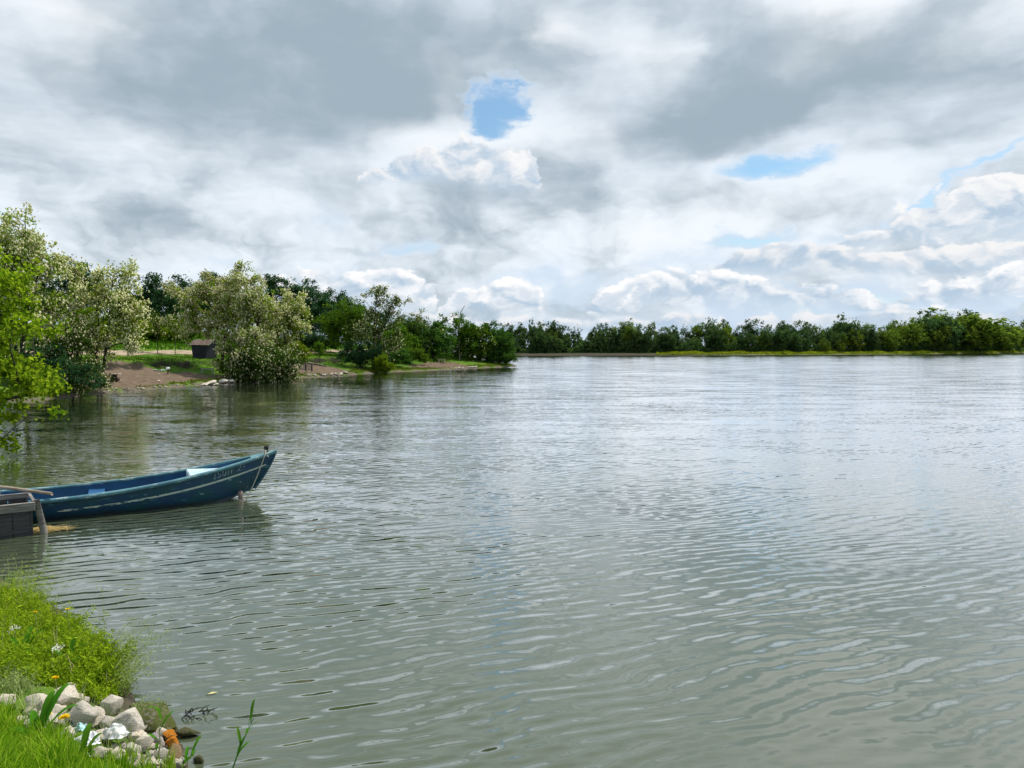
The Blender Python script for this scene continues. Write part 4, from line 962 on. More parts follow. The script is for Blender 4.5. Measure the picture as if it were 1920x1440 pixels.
def table():
    x, y = atY(650, 90), 90; z = gz(x, y); r = empty('garden_table', (x, y, z), R(10)); tag(r, 'white flat tabletop on legs half hidden under the waterside trees', 'table')
    M_W = material('white_paint', (.8, .8, .78), .6)[0]; MB().box((0, 0, .86), (1.9, .9, .10)).build('table_top', M_W, r, bevel=.01)
    for a in (-.8, .8):
        for c in (-.35, .35): MB().box((a, c, .4), (.07, .07, .82)).build('leg', W_GREY, r)
table()
def frame_bench():
    x, y, z = hit(389, 702); r = empty('metal_bench', (x, y, z), R(5)); tag(r, 'low pale bench frame in the shade at the edge of the landing', 'bench')
    M_S = material('grey_steel', (.32, .34, .38), .5)[0]; MB().box((0, 0, .44), (.98, .26, .05)).build('seat', M_S, r, bevel=.008)
    for a in (-.46, .46):
        for c in (-.1, .1): MB().beam((a, c, 0), (a * .93, c, .42), .04, .04).build('leg', M_S, r)
frame_bench()
def stand():
    x, y = on_water(662, 698); r = empty('fishing_stand', (x, y, 0), R(12)); tag(r, 'two grey stakes with a cross pole at the shaded waterline, a fishing stand', 'fishing stand')
    for a in (-.32, .32): mb = MB(); mb.tube([(a, 0, -.5), (a * .9, 0, .45), (a * .85, 0, .92)], [.05, .045, .04], 7); mb.build('stake', W_GREY, r, smooth=True)
    mb = MB(); mb.tube([(-.45, 0, .90), (0, 0, .98), (.75, .1, 1.10)], [.035, .035, .03], 7); mb.build('cross_pole', W_GREY, r, smooth=True)
stand()
def small_bench():
    x, y, z = hit(828, 681); r = empty('plank_bench', (x, y, z), R(-20)); tag(r, 'small plank bench on the bare earth of the headland', 'bench')
    MB().box((0, 0, .50), (1.1, .3, .05)).build('seat', W_POLE, r)
    for a in (-.42, .42): MB().box((a, 0, .24), (.08, .24, .47)).build('leg', W_POLE, r)
small_bench()
def log_seat():
    x, y, z = hit(215, 715); r = empty('log_seat', (x, y, z), R(8)); tag(r, 'low wooden block seat with a pale flat top beside the waterside shrub', 'seat')
    mb = MB(); mb.box((0, 0, .47), (.72, .42, .07)); mb.build('seat_board', wood('pale_plank', (.40, .34, .28), (.55, .48, .41)), r, bevel=.01)
    for dx, dz in ((-.17, .12), (.17, .12), (.0, .33)):
        mb = MB(); mb.tube([(dx, -.2, dz), (dx, 0, dz + .01), (dx, .2, dz)], [.115, .12, .112], 9); mb.build('log', M_BARK, r, smooth=True)
log_seat()
def bag_post():
    x, y, z = hit(315, 702); r = empty('bag_post', (x, y, z)); tag(r, 'short brown post with a white bag knotted on top', 'post')
    mb = MB(); mb.tube([(0, 0, -.1), (.01, 0, .2), (0, 0, .33)], [.06, .06, .055], 8); mb.build('post', wood('brown_post', (.10, .05, .035), (.2, .11, .08)), r, smooth=True)
    rg = np.random.default_rng(4); pts = []
    V = unit(rg.normal(size=(40, 3))) * np.array([.17, .14, .12]) * rg.uniform(.65, 1.15, (40, 1)) + np.array([0, 0, .44])
    import bmesh
    bm = bmesh.new(); [bm.verts.new(v) for v in V]; bmesh.ops.convex_hull(bm, input=list(bm.verts)); 
    for e in ((-.15, .17), (.17, .18)): 
        a = bm.verts.new((e[0] * .4, 0, .5)); b_ = bm.verts.new((e[0], .02, .44 + e[1])); c_ = bm.verts.new((e[0] * .7, -.04, .46)); bm.faces.new((a, b_, c_))
    me = bpy.data.meshes.new('white_bag'); bm.to_mesh(me); bm.free(); obj('bag', me, material('white_plastic', (.78, .8, .84), .35, .5)[0], r)
bag_post()

# ------------------------------------------------------------------ stones
import bmesh
def stone_mesh(seed, npts=16, flat=1.0, lumps=.05):
    rg = np.random.default_rng(seed); V = unit(rg.normal(size=(npts, 3))) * rg.uniform(.78, 1.0, (npts, 1)); V[:, 2] *= flat
    bm = bmesh.new(); [bm.verts.new(v) for v in V]; bmesh.ops.convex_hull(bm, input=list(bm.verts))
    for v in [v for v in bm.verts if not v.link_faces]: bm.verts.remove(v)
    bmesh.ops.dissolve_limit(bm, angle_limit=R(18), verts=list(bm.verts), edges=list(bm.edges))
    bmesh.ops.bevel(bm, geom=list(bm.edges), offset=.12, segments=2, profile=.55, affect='EDGES', clamp_overlap=True)
    bmesh.ops.triangulate(bm, faces=list(bm.faces)); bmesh.ops.subdivide_edges(bm, edges=[e for e in bm.edges if e.calc_length() > .35], cuts=1)
    bmesh.ops.triangulate(bm, faces=list(bm.faces))
    for v in bm.verts: v.co += v.co.normalized() * (mnoise.noise(v.co * 2.2 + Vector((seed, 0, 0))) * lumps * 2.2 + mnoise.noise(v.co * 6 + Vector((0, seed, 0))) * lumps * .7)
    me = bpy.data.meshes.new('stone'); bm.to_mesh(me); bm.free()
    for p in me.polygons: p.use_smooth = True
    return me
def stone_material(name, c0, c1, c2, moss=0.0):
    m, t, b = material(name, c0, .92, .15); p = objc(t); info = S(t, t.new('ShaderNodeObjectInfo').outputs['Random'])
    n = t.noise(p, 2.4, 5, .6, dim='3D'); n2 = t.noise(p, 11, 5, .65, dim='3D'); c = ramp(t, n * .55 + n2 * .45, [(.32, c0), (.5, c1), (.7, c2)])
    hs = t.new('ShaderNodeHueSaturation'); t.put(hs.inputs['Color'], c); t.put(hs.inputs['Value'], t.lin(info, 0, 1, .8, 1.12)); t.put(hs.inputs['Saturation'], t.lin(info, 0, 1, .7, 1.25)); c = S(t, hs.outputs[0])
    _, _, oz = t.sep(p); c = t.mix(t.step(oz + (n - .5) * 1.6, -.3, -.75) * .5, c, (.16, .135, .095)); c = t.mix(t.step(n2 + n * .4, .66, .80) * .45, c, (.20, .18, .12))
    if moss: c = t.mix(t.step(n2 + (n - .5) * .6, .5 - moss * .2, .62 - moss * .2), c, (.075, .085, .022))
    _, wy_, wz_ = t.sep(pos(t)); c = t.mix(t.step(wz_ + (n - .5) * .1, .09, .01) * .65, c, (.055, .052, .034))      # wet, algae-dark at the waterline
    t.put(b.inputs['Base Color'], c); bump(t, b, n2 * .7 + n * .3, .7, .04); return m
ST_PALE = stone_material('limestone', (.52, .45, .36), (.70, .63, .53), (.80, .75, .66)); ST_MOSS = stone_material('mossy_stone', (.16, .14, .09), (.24, .22, .14), (.34, .31, .22), .6)
ST_GREY = stone_material('grey_stone', (.22, .20, .18), (.34, .31, .27), (.46, .43, .38)); ST_OR = stone_material('rusty_rubble', (.30, .10, .02), (.52, .20, .04), (.62, .32, .10)); ST_LIL = stone_material('lilac_stone', (.30, .25, .27), (.42, .36, .38), (.52, .47, .48))
ST_BRICK = stone_material('brick_rubble', (.36, .16, .12), (.46, .24, .19), (.5, .33, .27))
SM = [stone_mesh(200 + k, 13 + k % 4, .85 + .05 * (k % 3)) for k in range(8)]; SFLAT = [stone_mesh(300 + k, 16, .4) for k in range(4)]
def meshcopy(me, mat):
    key = (me.name, mat.name)
    if key not in meshcopy.c:
        c = me.copy(); c.materials.clear(); c.materials.append(mat); meshcopy.c[key] = c
    return meshcopy.c[key]
meshcopy.c = {}
def stone(px, py, w, h, mat, label=None, group=None, seed=0, flat=False, dz=0.0, name='rock', depth=None, tilt=None):
    """a stone whose foot is seen at px, py; w and h its seen width and height in frame pixels"""
    x, y, z = hit(px, py); sc_ = y / FPX; r = random.Random(seed * 7 + 3); W, H = w * sc_ / 2 * 1.12, h * sc_ / 2 * 1.14
    me = meshcopy((SFLAT if flat else SM)[seed % (4 if flat else 8)], mat); o = obj(name, me, None)
    fl = .4 if flat else .9; D = (depth * sc_ / 2) if depth else (W + H) * .5
    o.scale = (W, D, H / fl); o.location = (x, y + D * .3, z + H * .55 + dz); o.rotation_euler = (tilt[0] if tilt else r.uniform(-.3, .3), tilt[1] if tilt else r.uniform(-.3, .3), r.uniform(-.6, .6))
    tag(o, label or 'pale limestone rock in the heap on the near bank', 'rock', group); return o
NEAR = 'pale rocks heaped on the near bank'
for k, (px, py, w, h, lab) in enumerate((
    (66, 1342, 62, 48, 'broad flat-topped pale rock, largest of the heap by the tall grass'), (12, 1334, 46, 36, 'pale rock at the left end of the heap, cut by the frame edge'),
    (116, 1332, 56, 50, 'big rounded beige rock next to the flat-topped one'), (150, 1365, 62, 58, None), (178, 1364, 34, 48, 'upright blocky rock with one dark shaded side'), (206, 1340, 46, 40, 'knobbly rock with a raised white tip at the foot of the weeds'),
    (238, 1382, 78, 58, 'large angular pale rock with a pointed crown in the middle of the heap'), (130, 1300, 26, 20, None), (147, 1318, 24, 20, None), (160, 1324, 22, 18, None), (88, 1372, 44, 36, None), (104, 1352, 40, 34, None),
    (280, 1376, 50, 30, None), (265, 1412, 40, 40, None), (300, 1430, 34, 30, None), (246, 1420, 36, 30, None), (318, 1436, 30, 26, None), (222, 1430, 40, 30, None), (190, 1396, 36, 26, None), (300, 1386, 30, 24, None), (330, 1448, 30, 24, None), (276, 1446, 40, 26, None),
    (126, 1390, 36, 28, None), (160, 1395, 30, 22, None), (60, 1375, 40, 30, None), (205, 1372, 40, 34, None), (250, 1442, 34, 22, None), (186, 1425, 36, 26, None))):
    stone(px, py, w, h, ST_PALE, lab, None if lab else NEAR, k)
for k, (px, py, w, h) in enumerate(((118, 1352, 16, 12), (140, 1340, 15, 12), (228, 1350, 15, 11), (262, 1392, 16, 12), (285, 1404, 14, 11), (296, 1412, 16, 12), (200, 1384, 14, 10), (172, 1384, 16, 12), (312, 1404, 14, 11), (95, 1386, 14, 11), (44, 1352, 16, 12), (134, 1376, 16, 12),
        (250, 1402, 14, 11), (275, 1428, 15, 12), (238, 1408, 15, 12), (305, 1420, 13, 10), (322, 1424, 14, 11), (212, 1408, 14, 11), (335, 1436, 14, 10), (292, 1444, 16, 12))):
    stone(px, py, w, h, ST_PALE if k % 3 else ST_GREY, 'small pale stone wedged among the rocks of the near heap', 'small stones in the near heap', k + 40)
rg = random.Random(21)
for k in range(46):
    u = rg.random(); px = 30 + 310 * u + rg.uniform(-8, 8); lo = np.interp(px, [30, 120, 200, 260, 340], [1345, 1330, 1355, 1385, 1420]); hi_ = np.interp(px, [30, 120, 200, 260, 340], [1368, 1392, 1430, 1445, 1448]); py = rg.uniform(lo, hi_); w = rg.uniform(14, 30)
    stone(px, py, w, w * rg.uniform(.65, .9), ST_PALE if rg.random() < .8 else ST_GREY, 'medium pale rubble stone packed between the larger rocks of the heap', 'rubble packed in the near heap', k + 70)
stone(288, 1402, 34, 30, ST_LIL, 'lilac-grey rounded rock next to the orange rubble', None, 3); stone(252, 1393, 20, 12, ST_BRICK, 'small pink brick fragment between the pale rocks', None, 5, depth=14)
stone(315, 1394, 30, 24, ST_OR, 'lumpy orange rubble piece, upper of the two at the waterline', None, 2); stone(322, 1410, 34, 28, ST_OR, 'rust-orange rubble chunk at the waterline', None, 6); stone(296, 1404, 16, 14, ST_OR, 'small orange rubble scrap beside the lilac-grey rock', None, 1)
stone(325, 1432, 30, 44, stone_material('brown_block', (.16, .10, .05), (.30, .21, .12), (.42, .33, .22)), 'brown upright block below the orange rubble', None, 4); stone(276, 1434, 18, 12, ST_BRICK, 'small brick-red scrap low in the rock heap', None, 2)
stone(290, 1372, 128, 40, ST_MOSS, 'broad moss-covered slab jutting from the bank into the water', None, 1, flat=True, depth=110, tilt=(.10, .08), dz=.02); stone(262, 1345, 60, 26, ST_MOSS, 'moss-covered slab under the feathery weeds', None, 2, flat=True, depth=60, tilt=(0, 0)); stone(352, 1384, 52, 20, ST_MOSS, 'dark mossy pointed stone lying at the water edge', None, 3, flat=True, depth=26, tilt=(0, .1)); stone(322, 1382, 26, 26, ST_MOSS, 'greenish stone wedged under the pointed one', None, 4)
stone(372, 1432, 26, 14, ST_MOSS, 'small round mossy stone half sunk in the shallow water', None, 6); stone(340, 1424, 22, 8, ST_GREY, 'flat brown stone just awash beside the rubble', None, 7, flat=True)
# stones of the far landings
for k, (px, py, w, h, lab) in enumerate(((392, 722, 36, 11, 'large tilted pale slab at the waterline of the landing'), (418, 719, 30, 9, 'flat pale slab next to the dark bush roots'), (430, 718, 20, 7, 'end slab of the pale row by the dark bush'), (383, 724, 14, 7, None), (404, 723, 14, 6, None))):
    stone(px, py, w, h, ST_PALE, lab or 'small pale slab of the landing edge', None if lab else 'small slabs at the landing edge', k, flat=True, name='stone_slab', tilt=(.2, -.15))
rg = random.Random(8)
for k in range(26):
    px = rg.uniform(200, 372); py = np.interp(px, [130, 200, 300, 380, 440], [744, 736, 729, 722.5, 717.5]) - rg.uniform(0.2, 2.5)
    stone(px, py, rg.uniform(4, 8), rg.uniform(2.5, 4), ST_GREY if k % 2 else ST_PALE, 'small stone on the muddy edge of the nearer landing', 'stones along the nearer landing', k, name='shore_stone')
for k in range(24):
    px = rg.uniform(572, 652); py = np.interp(px, [540, 600, 655], [711, 707, 703]) - rg.uniform(0.3, 3.5)
    stone(px, py, rg.uniform(5, 9), rg.uniform(3, 5), ST_PALE if k % 3 else ST_GREY, 'pale stone on the rocky edge of the second landing', 'stones along the second landing', k, name='shore_stone')
for k in range(14):
    px = rg.uniform(835, 898); py = np.interp(px, [800, 860, 900], [695, 692, 690]) - rg.uniform(.2, 1.6)
    stone(px, py, rg.uniform(4, 7), rg.uniform(2.5, 3.5), ST_PALE, 'pale stone at the waterline of the headland', 'stones along the headland', k, name='shore_stone')
stone(297, 717, 8, 5, ST_PALE, 'single cream stone lying on the bare earth landing', None, 3); stone(298, 702.5, 5, 2.5, ST_PALE, 'tiny white scrap of stone in the middle of the bare earth', None, 1)
x0, y0, z0 = hit(578, 683); x1, y1, z1 = hit(612, 688); mb = MB(); mb.tube([(x0, y0, z0 + .08), ((x0 + x1) / 2, (y0 + y1) / 2, (z0 + z1) / 2 + .10), (x1, y1, z1 + .07)], [.09, .08, .06], 8)
tag(mb.build('fallen_log', M_BARKPALE, smooth=True), 'pale fallen log lying at the back of the second landing', 'log')
# litter under the bank step
for k, (px, py) in enumerate(((291, 696), (297, 697), (303, 695.5), (307, 696.5))):
    x, y, z = hit(px, py); rgk = np.random.default_rng(k); V = unit(rgk.normal(size=(14, 3))) * np.array([.16, .10, .06]) + np.array([0, 0, .05])
    bm = bmesh.new(); [bm.verts.new(v) for v in V]; bmesh.ops.convex_hull(bm, input=list(bm.verts)); me = bpy.data.meshes.new('litter'); bm.to_mesh(me); bm.free()
    o = obj('litter_scrap', me, material('litter', ((.6, .62, .66), (.12, .13, .15), (.7, .7, .72), (.4, .45, .5))[k], .5)[0]); o.location = (x, y, z); tag(o, ('grey crumpled litter scrap below the grassy step', 'dark litter scrap below the grassy step', 'white litter scrap next to the bag post', 'bluish litter scrap behind the bag post')[k], 'litter')

# ------------------------------------------------------------------ plants and litter of the near bank
def blades(rng, P, h, w, lean=.35, seg=3, dirbias=(0, 0)):
    """tapering bent grass blades"""
    n = len(P); th = rng.uniform(0, 2 * PI, n); d = np.stack([np.cos(th), np.sin(th)], 1) * (rng.uniform(.2, 1, n) * lean)[:, None] + np.array(dirbias)
    H = h * rng.uniform(.5, 1.15, n) * (.78 + .38 * np.sin(P[:, 0] * 5.3 + 1) * np.sin(P[:, 1] * 4.1) + .2 * np.sin(P[:, 0] * 13 + P[:, 1] * 11)); W = w * rng.uniform(.6, 1.2, n); tw = rng.uniform(0, 2 * PI, n); s = np.stack([np.cos(tw), np.sin(tw), 0 * tw], 1)
    V = []
    for k in range(seg + 1):
        u = k / seg; c = P + np.concatenate([d * (H * u * u)[:, None], (H * (u - .25 * u * u * np.linalg.norm(d, axis=1)))[:, None]], 1); ww = (W * (1 - u ** 1.5) * .5 + .0004)[:, None] * s
        V += [c - ww, c + ww]
    V = np.stack(V, 1); m = 2 * (seg + 1); k = np.arange(n)[:, None] * m
    F = np.concatenate([k + np.array([[2 * j, 2 * j + 1, 2 * j + 3, 2 * j + 2]]) for j in range(seg)])
    return V.reshape(-1, 3), F
def bank_points(rng, n, poly):
    """points on the land inside a polygon given in the frame (foot points)"""
    W = [hit(x, y)[:2] for x, y in poly]; xs = [p[0] for p in W]; ys = [p[1] for p in W]; out = []
    while len(out) < n:
        x = rng.uniform(min(xs), max(xs), n * 3); y = rng.uniform(min(ys), max(ys), n * 3); k = inside_poly(x, y, W) & (sdist(x, y) > -.02); out += list(zip(x[k], y[k]))
    P = np.array(out[:n]); return np.concatenate([P, np.maximum(height(P[:, 0], P[:, 1]), 0.0)[:, None] - .01], 1)
G_NEAR = leaf_mat('grass_blade', (.065, .18, .008), (.27, .44, .020), .45, c2=(.42, .48, .08)); G_FEATHER = leaf_mat('feather_leaf', (.13, .25, .012), (.40, .52, .035), .48); G_PALE = leaf_mat('pale_stem', (.22, .30, .10), (.42, .46, .22), .35); G_STRAW = leaf_mat('dry_stem', (.30, .24, .12), (.5, .42, .26), .2)
rng = np.random.default_rng(41)
# grass in the corner
P = bank_points(rng, 11000, [(-140, 1350), (10, 1352), (50, 1385), (95, 1392), (140, 1425), (190, 1470), (170, 1640), (-140, 1640)])
V, F = blades(rng, P, .24, .011, .6); tag(obj('grass', mesh('grass', V, F, True), G_NEAR), 'fresh green grass in front of the rock heap', 'grass', kind='stuff')
P = bank_points(rng, 900, [(150, 1425), (330, 1440), (345, 1520), (150, 1600)]); V, F = blades(rng, P, .17, .009, .4)
tag(obj('grass', mesh('grass', V, F, True), G_NEAR), 'sparse grass growing between the lowest rocks', 'grass', kind='stuff')
P = bank_points(rng, 260, [(20, 1330), (130, 1300), (260, 1400), (200, 1420), (60, 1390)]); V, F = blades(rng, P, .24, .006, .5)
tag(obj('grass', mesh('grass', V, F, True), G_PALE), 'thin pale grass stems sprouting among the rocks', 'grass', kind='stuff')
# feathery weeds: clumps of fine branching stems with tiny leaves
def feather(rng, P, h, n_leaf, lsize, spread=.5, dirbias=(0, 0)):
    V1, F1 = blades(rng, P, h, .006, spread, 3, dirbias); n = len(P); m = 8
    C = V1.reshape(n, m, 3); i = rng.integers(0, n, n_leaf); u = rng.uniform(.15, 1, n_leaf) ** .8 * 3; k = np.minimum(u.astype(int), 2); f = (u - k)[:, None]
    a = (C[i, 2 * k] + C[i, 2 * k + 1]) / 2; b = (C[i, 2 * k + 2] + C[i, 2 * k + 3]) / 2; Q = a + (b - a) * f + rng.normal(size=(n_leaf, 3)) * .02
    V2, F2 = leaves(rng, Q, lsize, .3, .17); return V1, F1, V2, F2
def weeds(name, label, polys, mat, cat='weeds'):
    Vs = []; Fq = []; Ft = []; o = 0
    for poly, n, h, nl, ls, sp, db in polys:
        a = feather(rng, bank_points(rng, n, poly), h, nl, ls, sp, db)
        Vs += [a[0], a[2]]; Fq.append(a[1] + o); o += len(a[0]); Ft.append(a[3] + o); o += len(a[2])
    return tag(obj(name, mesh(name, np.concatenate(Vs), [np.concatenate(Fq), np.concatenate(Ft)]), mat), label, cat, kind='stuff')
weeds('feathery_weeds', 'bright feathery weeds covering the bank above the rocks', [
    ([(-60, 1180), (40, 1150), (140, 1225), (205, 1275), (220, 1316), (205, 1328), (100, 1290), (-60, 1300)], 2000, .17, 27000, .050, .75, (.10, 0)),
    ([(60, 1180), (120, 1175), (190, 1238), (222, 1268), (226, 1308), (150, 1270)], 1000, .23, 15000, .050, .75, (.2, 0)),
    ([(-60, 1120), (20, 1118), (90, 1155), (120, 1200), (-60, 1230)], 800, .22, 10000, .050, .6, (.1, 0)),
    ([(-60, 1130), (60, 1130), (200, 1240), (238, 1300), (120, 1290), (-60, 1290)], 170, .52, 2600, .045, .7, (.15, 0))], G_FEATHER)
weeds('wispy_weeds', 'thin wispy pale weeds leaning out over the water', [
    ([(190, 1240), (232, 1262), (240, 1310), (215, 1310)], 150, .42, 1500, .03, .5, (.75, .1)), ([(0, 1100), (60, 1116), (110, 1160), (40, 1150)], 130, .45, 1200, .03, .4, (.3, .1)), ([(245, 1345), (330, 1350), (300, 1368), (250, 1365)], 120, .16, 900, .022, .6, (.3, .1)),
    ([(-40, 1290), (40, 1285), (80, 1305), (-20, 1320)], 160, .2, 1300, .03, .6, (0, 0))], G_PALE)
P = bank_points(rng, 260, [(-60, 1130), (8, 1125), (22, 1160), (-60, 1190)]); V, F = blades(rng, P, .2, .007, .9); tag(obj('dry_stems', mesh('dry_stems', V, F), G_STRAW), 'tangle of dry straw stems at the left edge of the bank', 'dry stems', kind='stuff')
P = bank_points(rng, 220, [(-60, 1150), (60, 1150), (200, 1250), (236, 1310), (120, 1290), (-60, 1290)]); V, F = blades(rng, P, .34, .006, .7); tag(obj('dry_stems', mesh('dry_stems', V, F), G_STRAW), 'scattered dry stalks standing in the feathery weeds', 'dry stems', kind='stuff')
# a dock plant with broad leaves
def broad_leaf(L, W, bend, n=7):
    V = []; F = []
    for k in range(n + 1):
        u = k / n; w = W * math.sin(PI * min(1, u * .94 + .06)) ** .8 * (1 - .25 * u) * .5; x = L * u * (1 - .15 * u); z = L * bend * (u - .55 * u * u) * 1.6
        V += [(x, -w, z + w * .35), (x, 0, z), (x, w, z + w * .35)]
    for k in range(n):
        a = 3 * k; F += [[a, a + 3, a + 4, a + 1], [a + 1, a + 4, a + 5, a + 2]]
    return V, F
def dock_plant(px, py, label, specs, cat='plant'):
    x, y, z = hit(px, py); r = empty('dock_plant', (x, y, z)); tag(r, label, cat)
    for (rz, L, W, bend) in specs:
        V, F = broad_leaf(L, W, bend); me = bpy.data.meshes.new('broad_leaf'); me.from_pydata(V, [], F)
        for p in me.polygons: p.use_smooth = True
        o = obj('leaf', me, G_DOCK, r); o.rotation_euler = (0, 0, R(rz)); o.location = (0, 0, .02)
G_DOCK = leaf_mat('dock_leaf', (.05, .17, .012), (.09, .25, .02), .4)
dock_plant(70, 1400, 'broad-leaved dock plant rising from the grass before the rocks', [(55, .26, .075, 1.6), (20, .28, .07, 1.0), (80, .2, .06, 1.8), (-30, .2, .06, .8), (130, .2, .06, 1.0), (190, .18, .06, .8), (0, .18, .05, .6)])
dock_plant(150, 1448, 'low leafy plant at the lower end of the rock heap', [(40, .16, .05, 1.4), (90, .17, .05, 1.6), (150, .15, .05, 1.0), (-20, .15, .05, 1.0), (230, .14, .05, .8)])
dock_plant(40, 1250, 'broad-leaved plant deep in the feathery weeds', [(40, .2, .06, 1.5), (90, .2, .06, 1.6), (150, .2, .06, 1.2), (-20, .18, .06, 1.0), (230, .18, .06, 1.0)])
dock_plant(130, 1262, 'broad-leaved plant in the weeds nearer the water', [(30, .18, .055, 1.5), (100, .19, .055, 1.6), (170, .18, .05, 1.2), (-30, .18, .05, 1.0)])
# dandelions
M_YEL = leaf_mat('dandelion_petal', (.88, .60, .01), (1.0, .82, .03), .2)
def dandelion(px, py, fz, label, rad=.028):
    """px, py: the flower head as seen; fz: its height above the ground"""
    a, e = ray(px, py); best = None
    for dd in np.arange(3.5, 9, .02):
        X, Y = dd * math.sin(R(a)), dd * math.cos(R(a)); Zr = CAM_H + dd * math.tan(R(e))
        if Zr <= max(0, gz(X, Y)) + fz: best = (X, Y, Zr); break
    X, Y, Z = best; g = gz(X, Y); r = empty('dandelion', (X, Y, g)); tag(r, label, 'flower')
    mb = MB(); mb.tube([(.02, .01, 0), (.01, 0, (Z - g) * .6), (0, 0, Z - g)], .0035, 5); mb.build('stem', G_PALE, r)
    rg = np.random.default_rng(int(px)); V = []; F = []
    for k in range(70):
        th = rg.uniform(0, 2 * PI); ph = rg.uniform(.15, 1.35); L = rad * rg.uniform(.8, 1.1); d = np.array([math.cos(th) * math.cos(ph), math.sin(th) * math.cos(ph), math.sin(ph) * .6]) ; s = np.array([-math.sin(th), math.cos(th), 0]) * rad * .14
        b0 = np.array([0, 0, Z - g]) + d * .003; t1 = b0 + d * L; i = len(V); V += [b0 - s * .5, b0 + s * .5, t1 + s, t1 - s]; F.append([i, i + 1, i + 2, i + 3])
    obj('flower_head', mesh('flower_head', np.array(V), np.array(F)), M_YEL, r)
dandelion(121, 1346, .10, 'yellow dandelion head over the grass next to the teal wrapper', .034); dandelion(89, 1341, .12, 'yellow dandelion half hidden behind the broad dock leaf', .030); dandelion(104, 1272, .22, 'small orange flower cluster in the feathery weeds', .026); dandelion(66, 1148, .30, 'tiny yellow flower at the top of the weeds', .018); dandelion(126, 1143, .34, 'tiny yellow flower over the weeds by the water', .02)
# white umbel flowers in the weeds
M_UMB = leaf_mat('umbel_petal', (.62, .6, .55), (.82, .82, .8), .25)
for px, py, lab in ((108, 1250, 'white flower tuft in the middle of the weeds'), (28, 1210, 'pinkish white flower tuft at the left of the weeds')):
    x, y, z = hit(px, py + 22); r = empty('flower_tuft', (x, y, z)); tag(r, lab, 'flower'); rg = np.random.default_rng(px); mb = MB(); mb.tube([(0, 0, 0), (.01, 0, .22)], .003, 4); mb.build('stem', G_PALE, r)
    C = rg.normal(size=(90, 3)) * np.array([.020, .020, .010]) + np.array([0, 0, .24]); V, F = leaves(rg, C, .011, 1.0, .9); obj('petals', mesh('petals', V, F), M_UMB, r)
# tall reed at the lower edge
def reed(base_px, base_py, tip, label, n=7, seed=0):
    x, y = on_water(base_px, base_py); g = max(0.0, gz(x, y)); r = empty('reed', (x, y, g)); tag(r, label, 'reed'); rg = random.Random(seed)
    tipv = Vector(tip); mb = MB(); pts = [tipv * (k / 8) + Vector((0, 0, .03 * math.sin(k / 8 * PI))) for k in range(9)]; mb.tube(pts, [.006 - .0005 * k for k in range(9)], 6); mb.build('stem', G_DOCK, r, smooth=True)
    for k in range(n):
        u = .25 + .72 * k / n; V, F = broad_leaf(rg.uniform(.10, .17), .022, rg.uniform(.6, 1.6)); me = bpy.data.meshes.new('reed_leaf'); me.from_pydata(V, [], F); o = obj('leaf', me, G_DOCK, r); o.location = tipv * u + Vector((0, 0, .02)); o.rotation_euler = (0, rg.uniform(-.5, .1), rg.uniform(0, 360) if k % 2 else rg.uniform(0, 2))
reed(425, 1475, (.12, .18, .36), 'leafy green reed sprouting from the water at the bottom edge', 8, 1)
x, y, z = hit(285, 1430); 
def sprig(px, py, tip, label, seed):
    x, y, z = hit(px, py); r = empty('leafy_sprig', (x, y, z)); tag(r, label, 'plant'); tv = Vector(tip); mb = MB(); mb.tube([tv * (k / 6) + Vector((.02 * math.sin(k), 0, 0)) for k in range(7)], [.005 - .0005 * k for k in range(7)], 5); mb.build('stem', G_PALE, r); rg = random.Random(seed)
    for k in range(6):
        V, F = broad_leaf(rg.uniform(.08, .14), .024, rg.uniform(.5, 1.4)); me = bpy.data.meshes.new('sprig_leaf'); me.from_pydata(V, [], F); o = obj('leaf', me, G_DOCK, r); o.location = tv * (.1 + .15 * k); o.rotation_euler = (0, rg.uniform(-.4, .2), rg.uniform(0, 6.3))
sprig(288, 1440, (.06, .05, .42), 'tall thin leafy sprig in front of the orange rubble', 3); sprig(335, 1450, (.10, .02, .10), 'leafy sprig lying over the stones at the lower edge', 4)
# black rotting twigs at the end of the mossy slab
M_TWIG = material('rotten_twig', (.018, .014, .012), .8)[0]
x, y = on_water(372, 1342); mb = MB(); rg = random.Random(5)
for k in range(16):
    a = Vector((rg.uniform(-.14, .08), rg.uniform(-.08, .08), rg.uniform(0, .03))); b = a + Vector((rg.uniform(-.07, .1), rg.uniform(-.05, .06), rg.uniform(-.02, .07))); mb.tube([a, (a + b) / 2 + Vector((0, 0, .015)), b], [.006, .005, .003], 5)
for k in range(14):
    c = Vector((rg.uniform(-.10, .14), rg.uniform(-.08, .08), rg.uniform(.01, .06))); mb.poly([c + Vector((rg.uniform(-.025, .025), rg.uniform(-.025, .025), rg.uniform(-.012, .012))) for _ in range(4)])
o = mb.build('rotting_twigs', M_TWIG); o.location = (x, y, 0); o.scale = (.75, .75, .7); tag(o, 'black rotting twigs and leaves at the tip of the mossy slab', 'twigs')
x, y = on_water(398, 1301); mb = MB(); mb.poly([(-.04, 0, .004), (0, -.012, .008), (.045, .004, .006), (0, .014, .012)]); mb.poly([(-.05, .01, .004), (-.03, .0, .02), (-.02, .02, .01)]); o = mb.build('floating_leaf', material('yellow_leaf', (.6, .55, .25), .8)[0]); o.location = (x, y, 0); o.rotation_euler.z = .4; tag(o, 'pale yellow leaf floating on the water off the weeds', 'leaf')
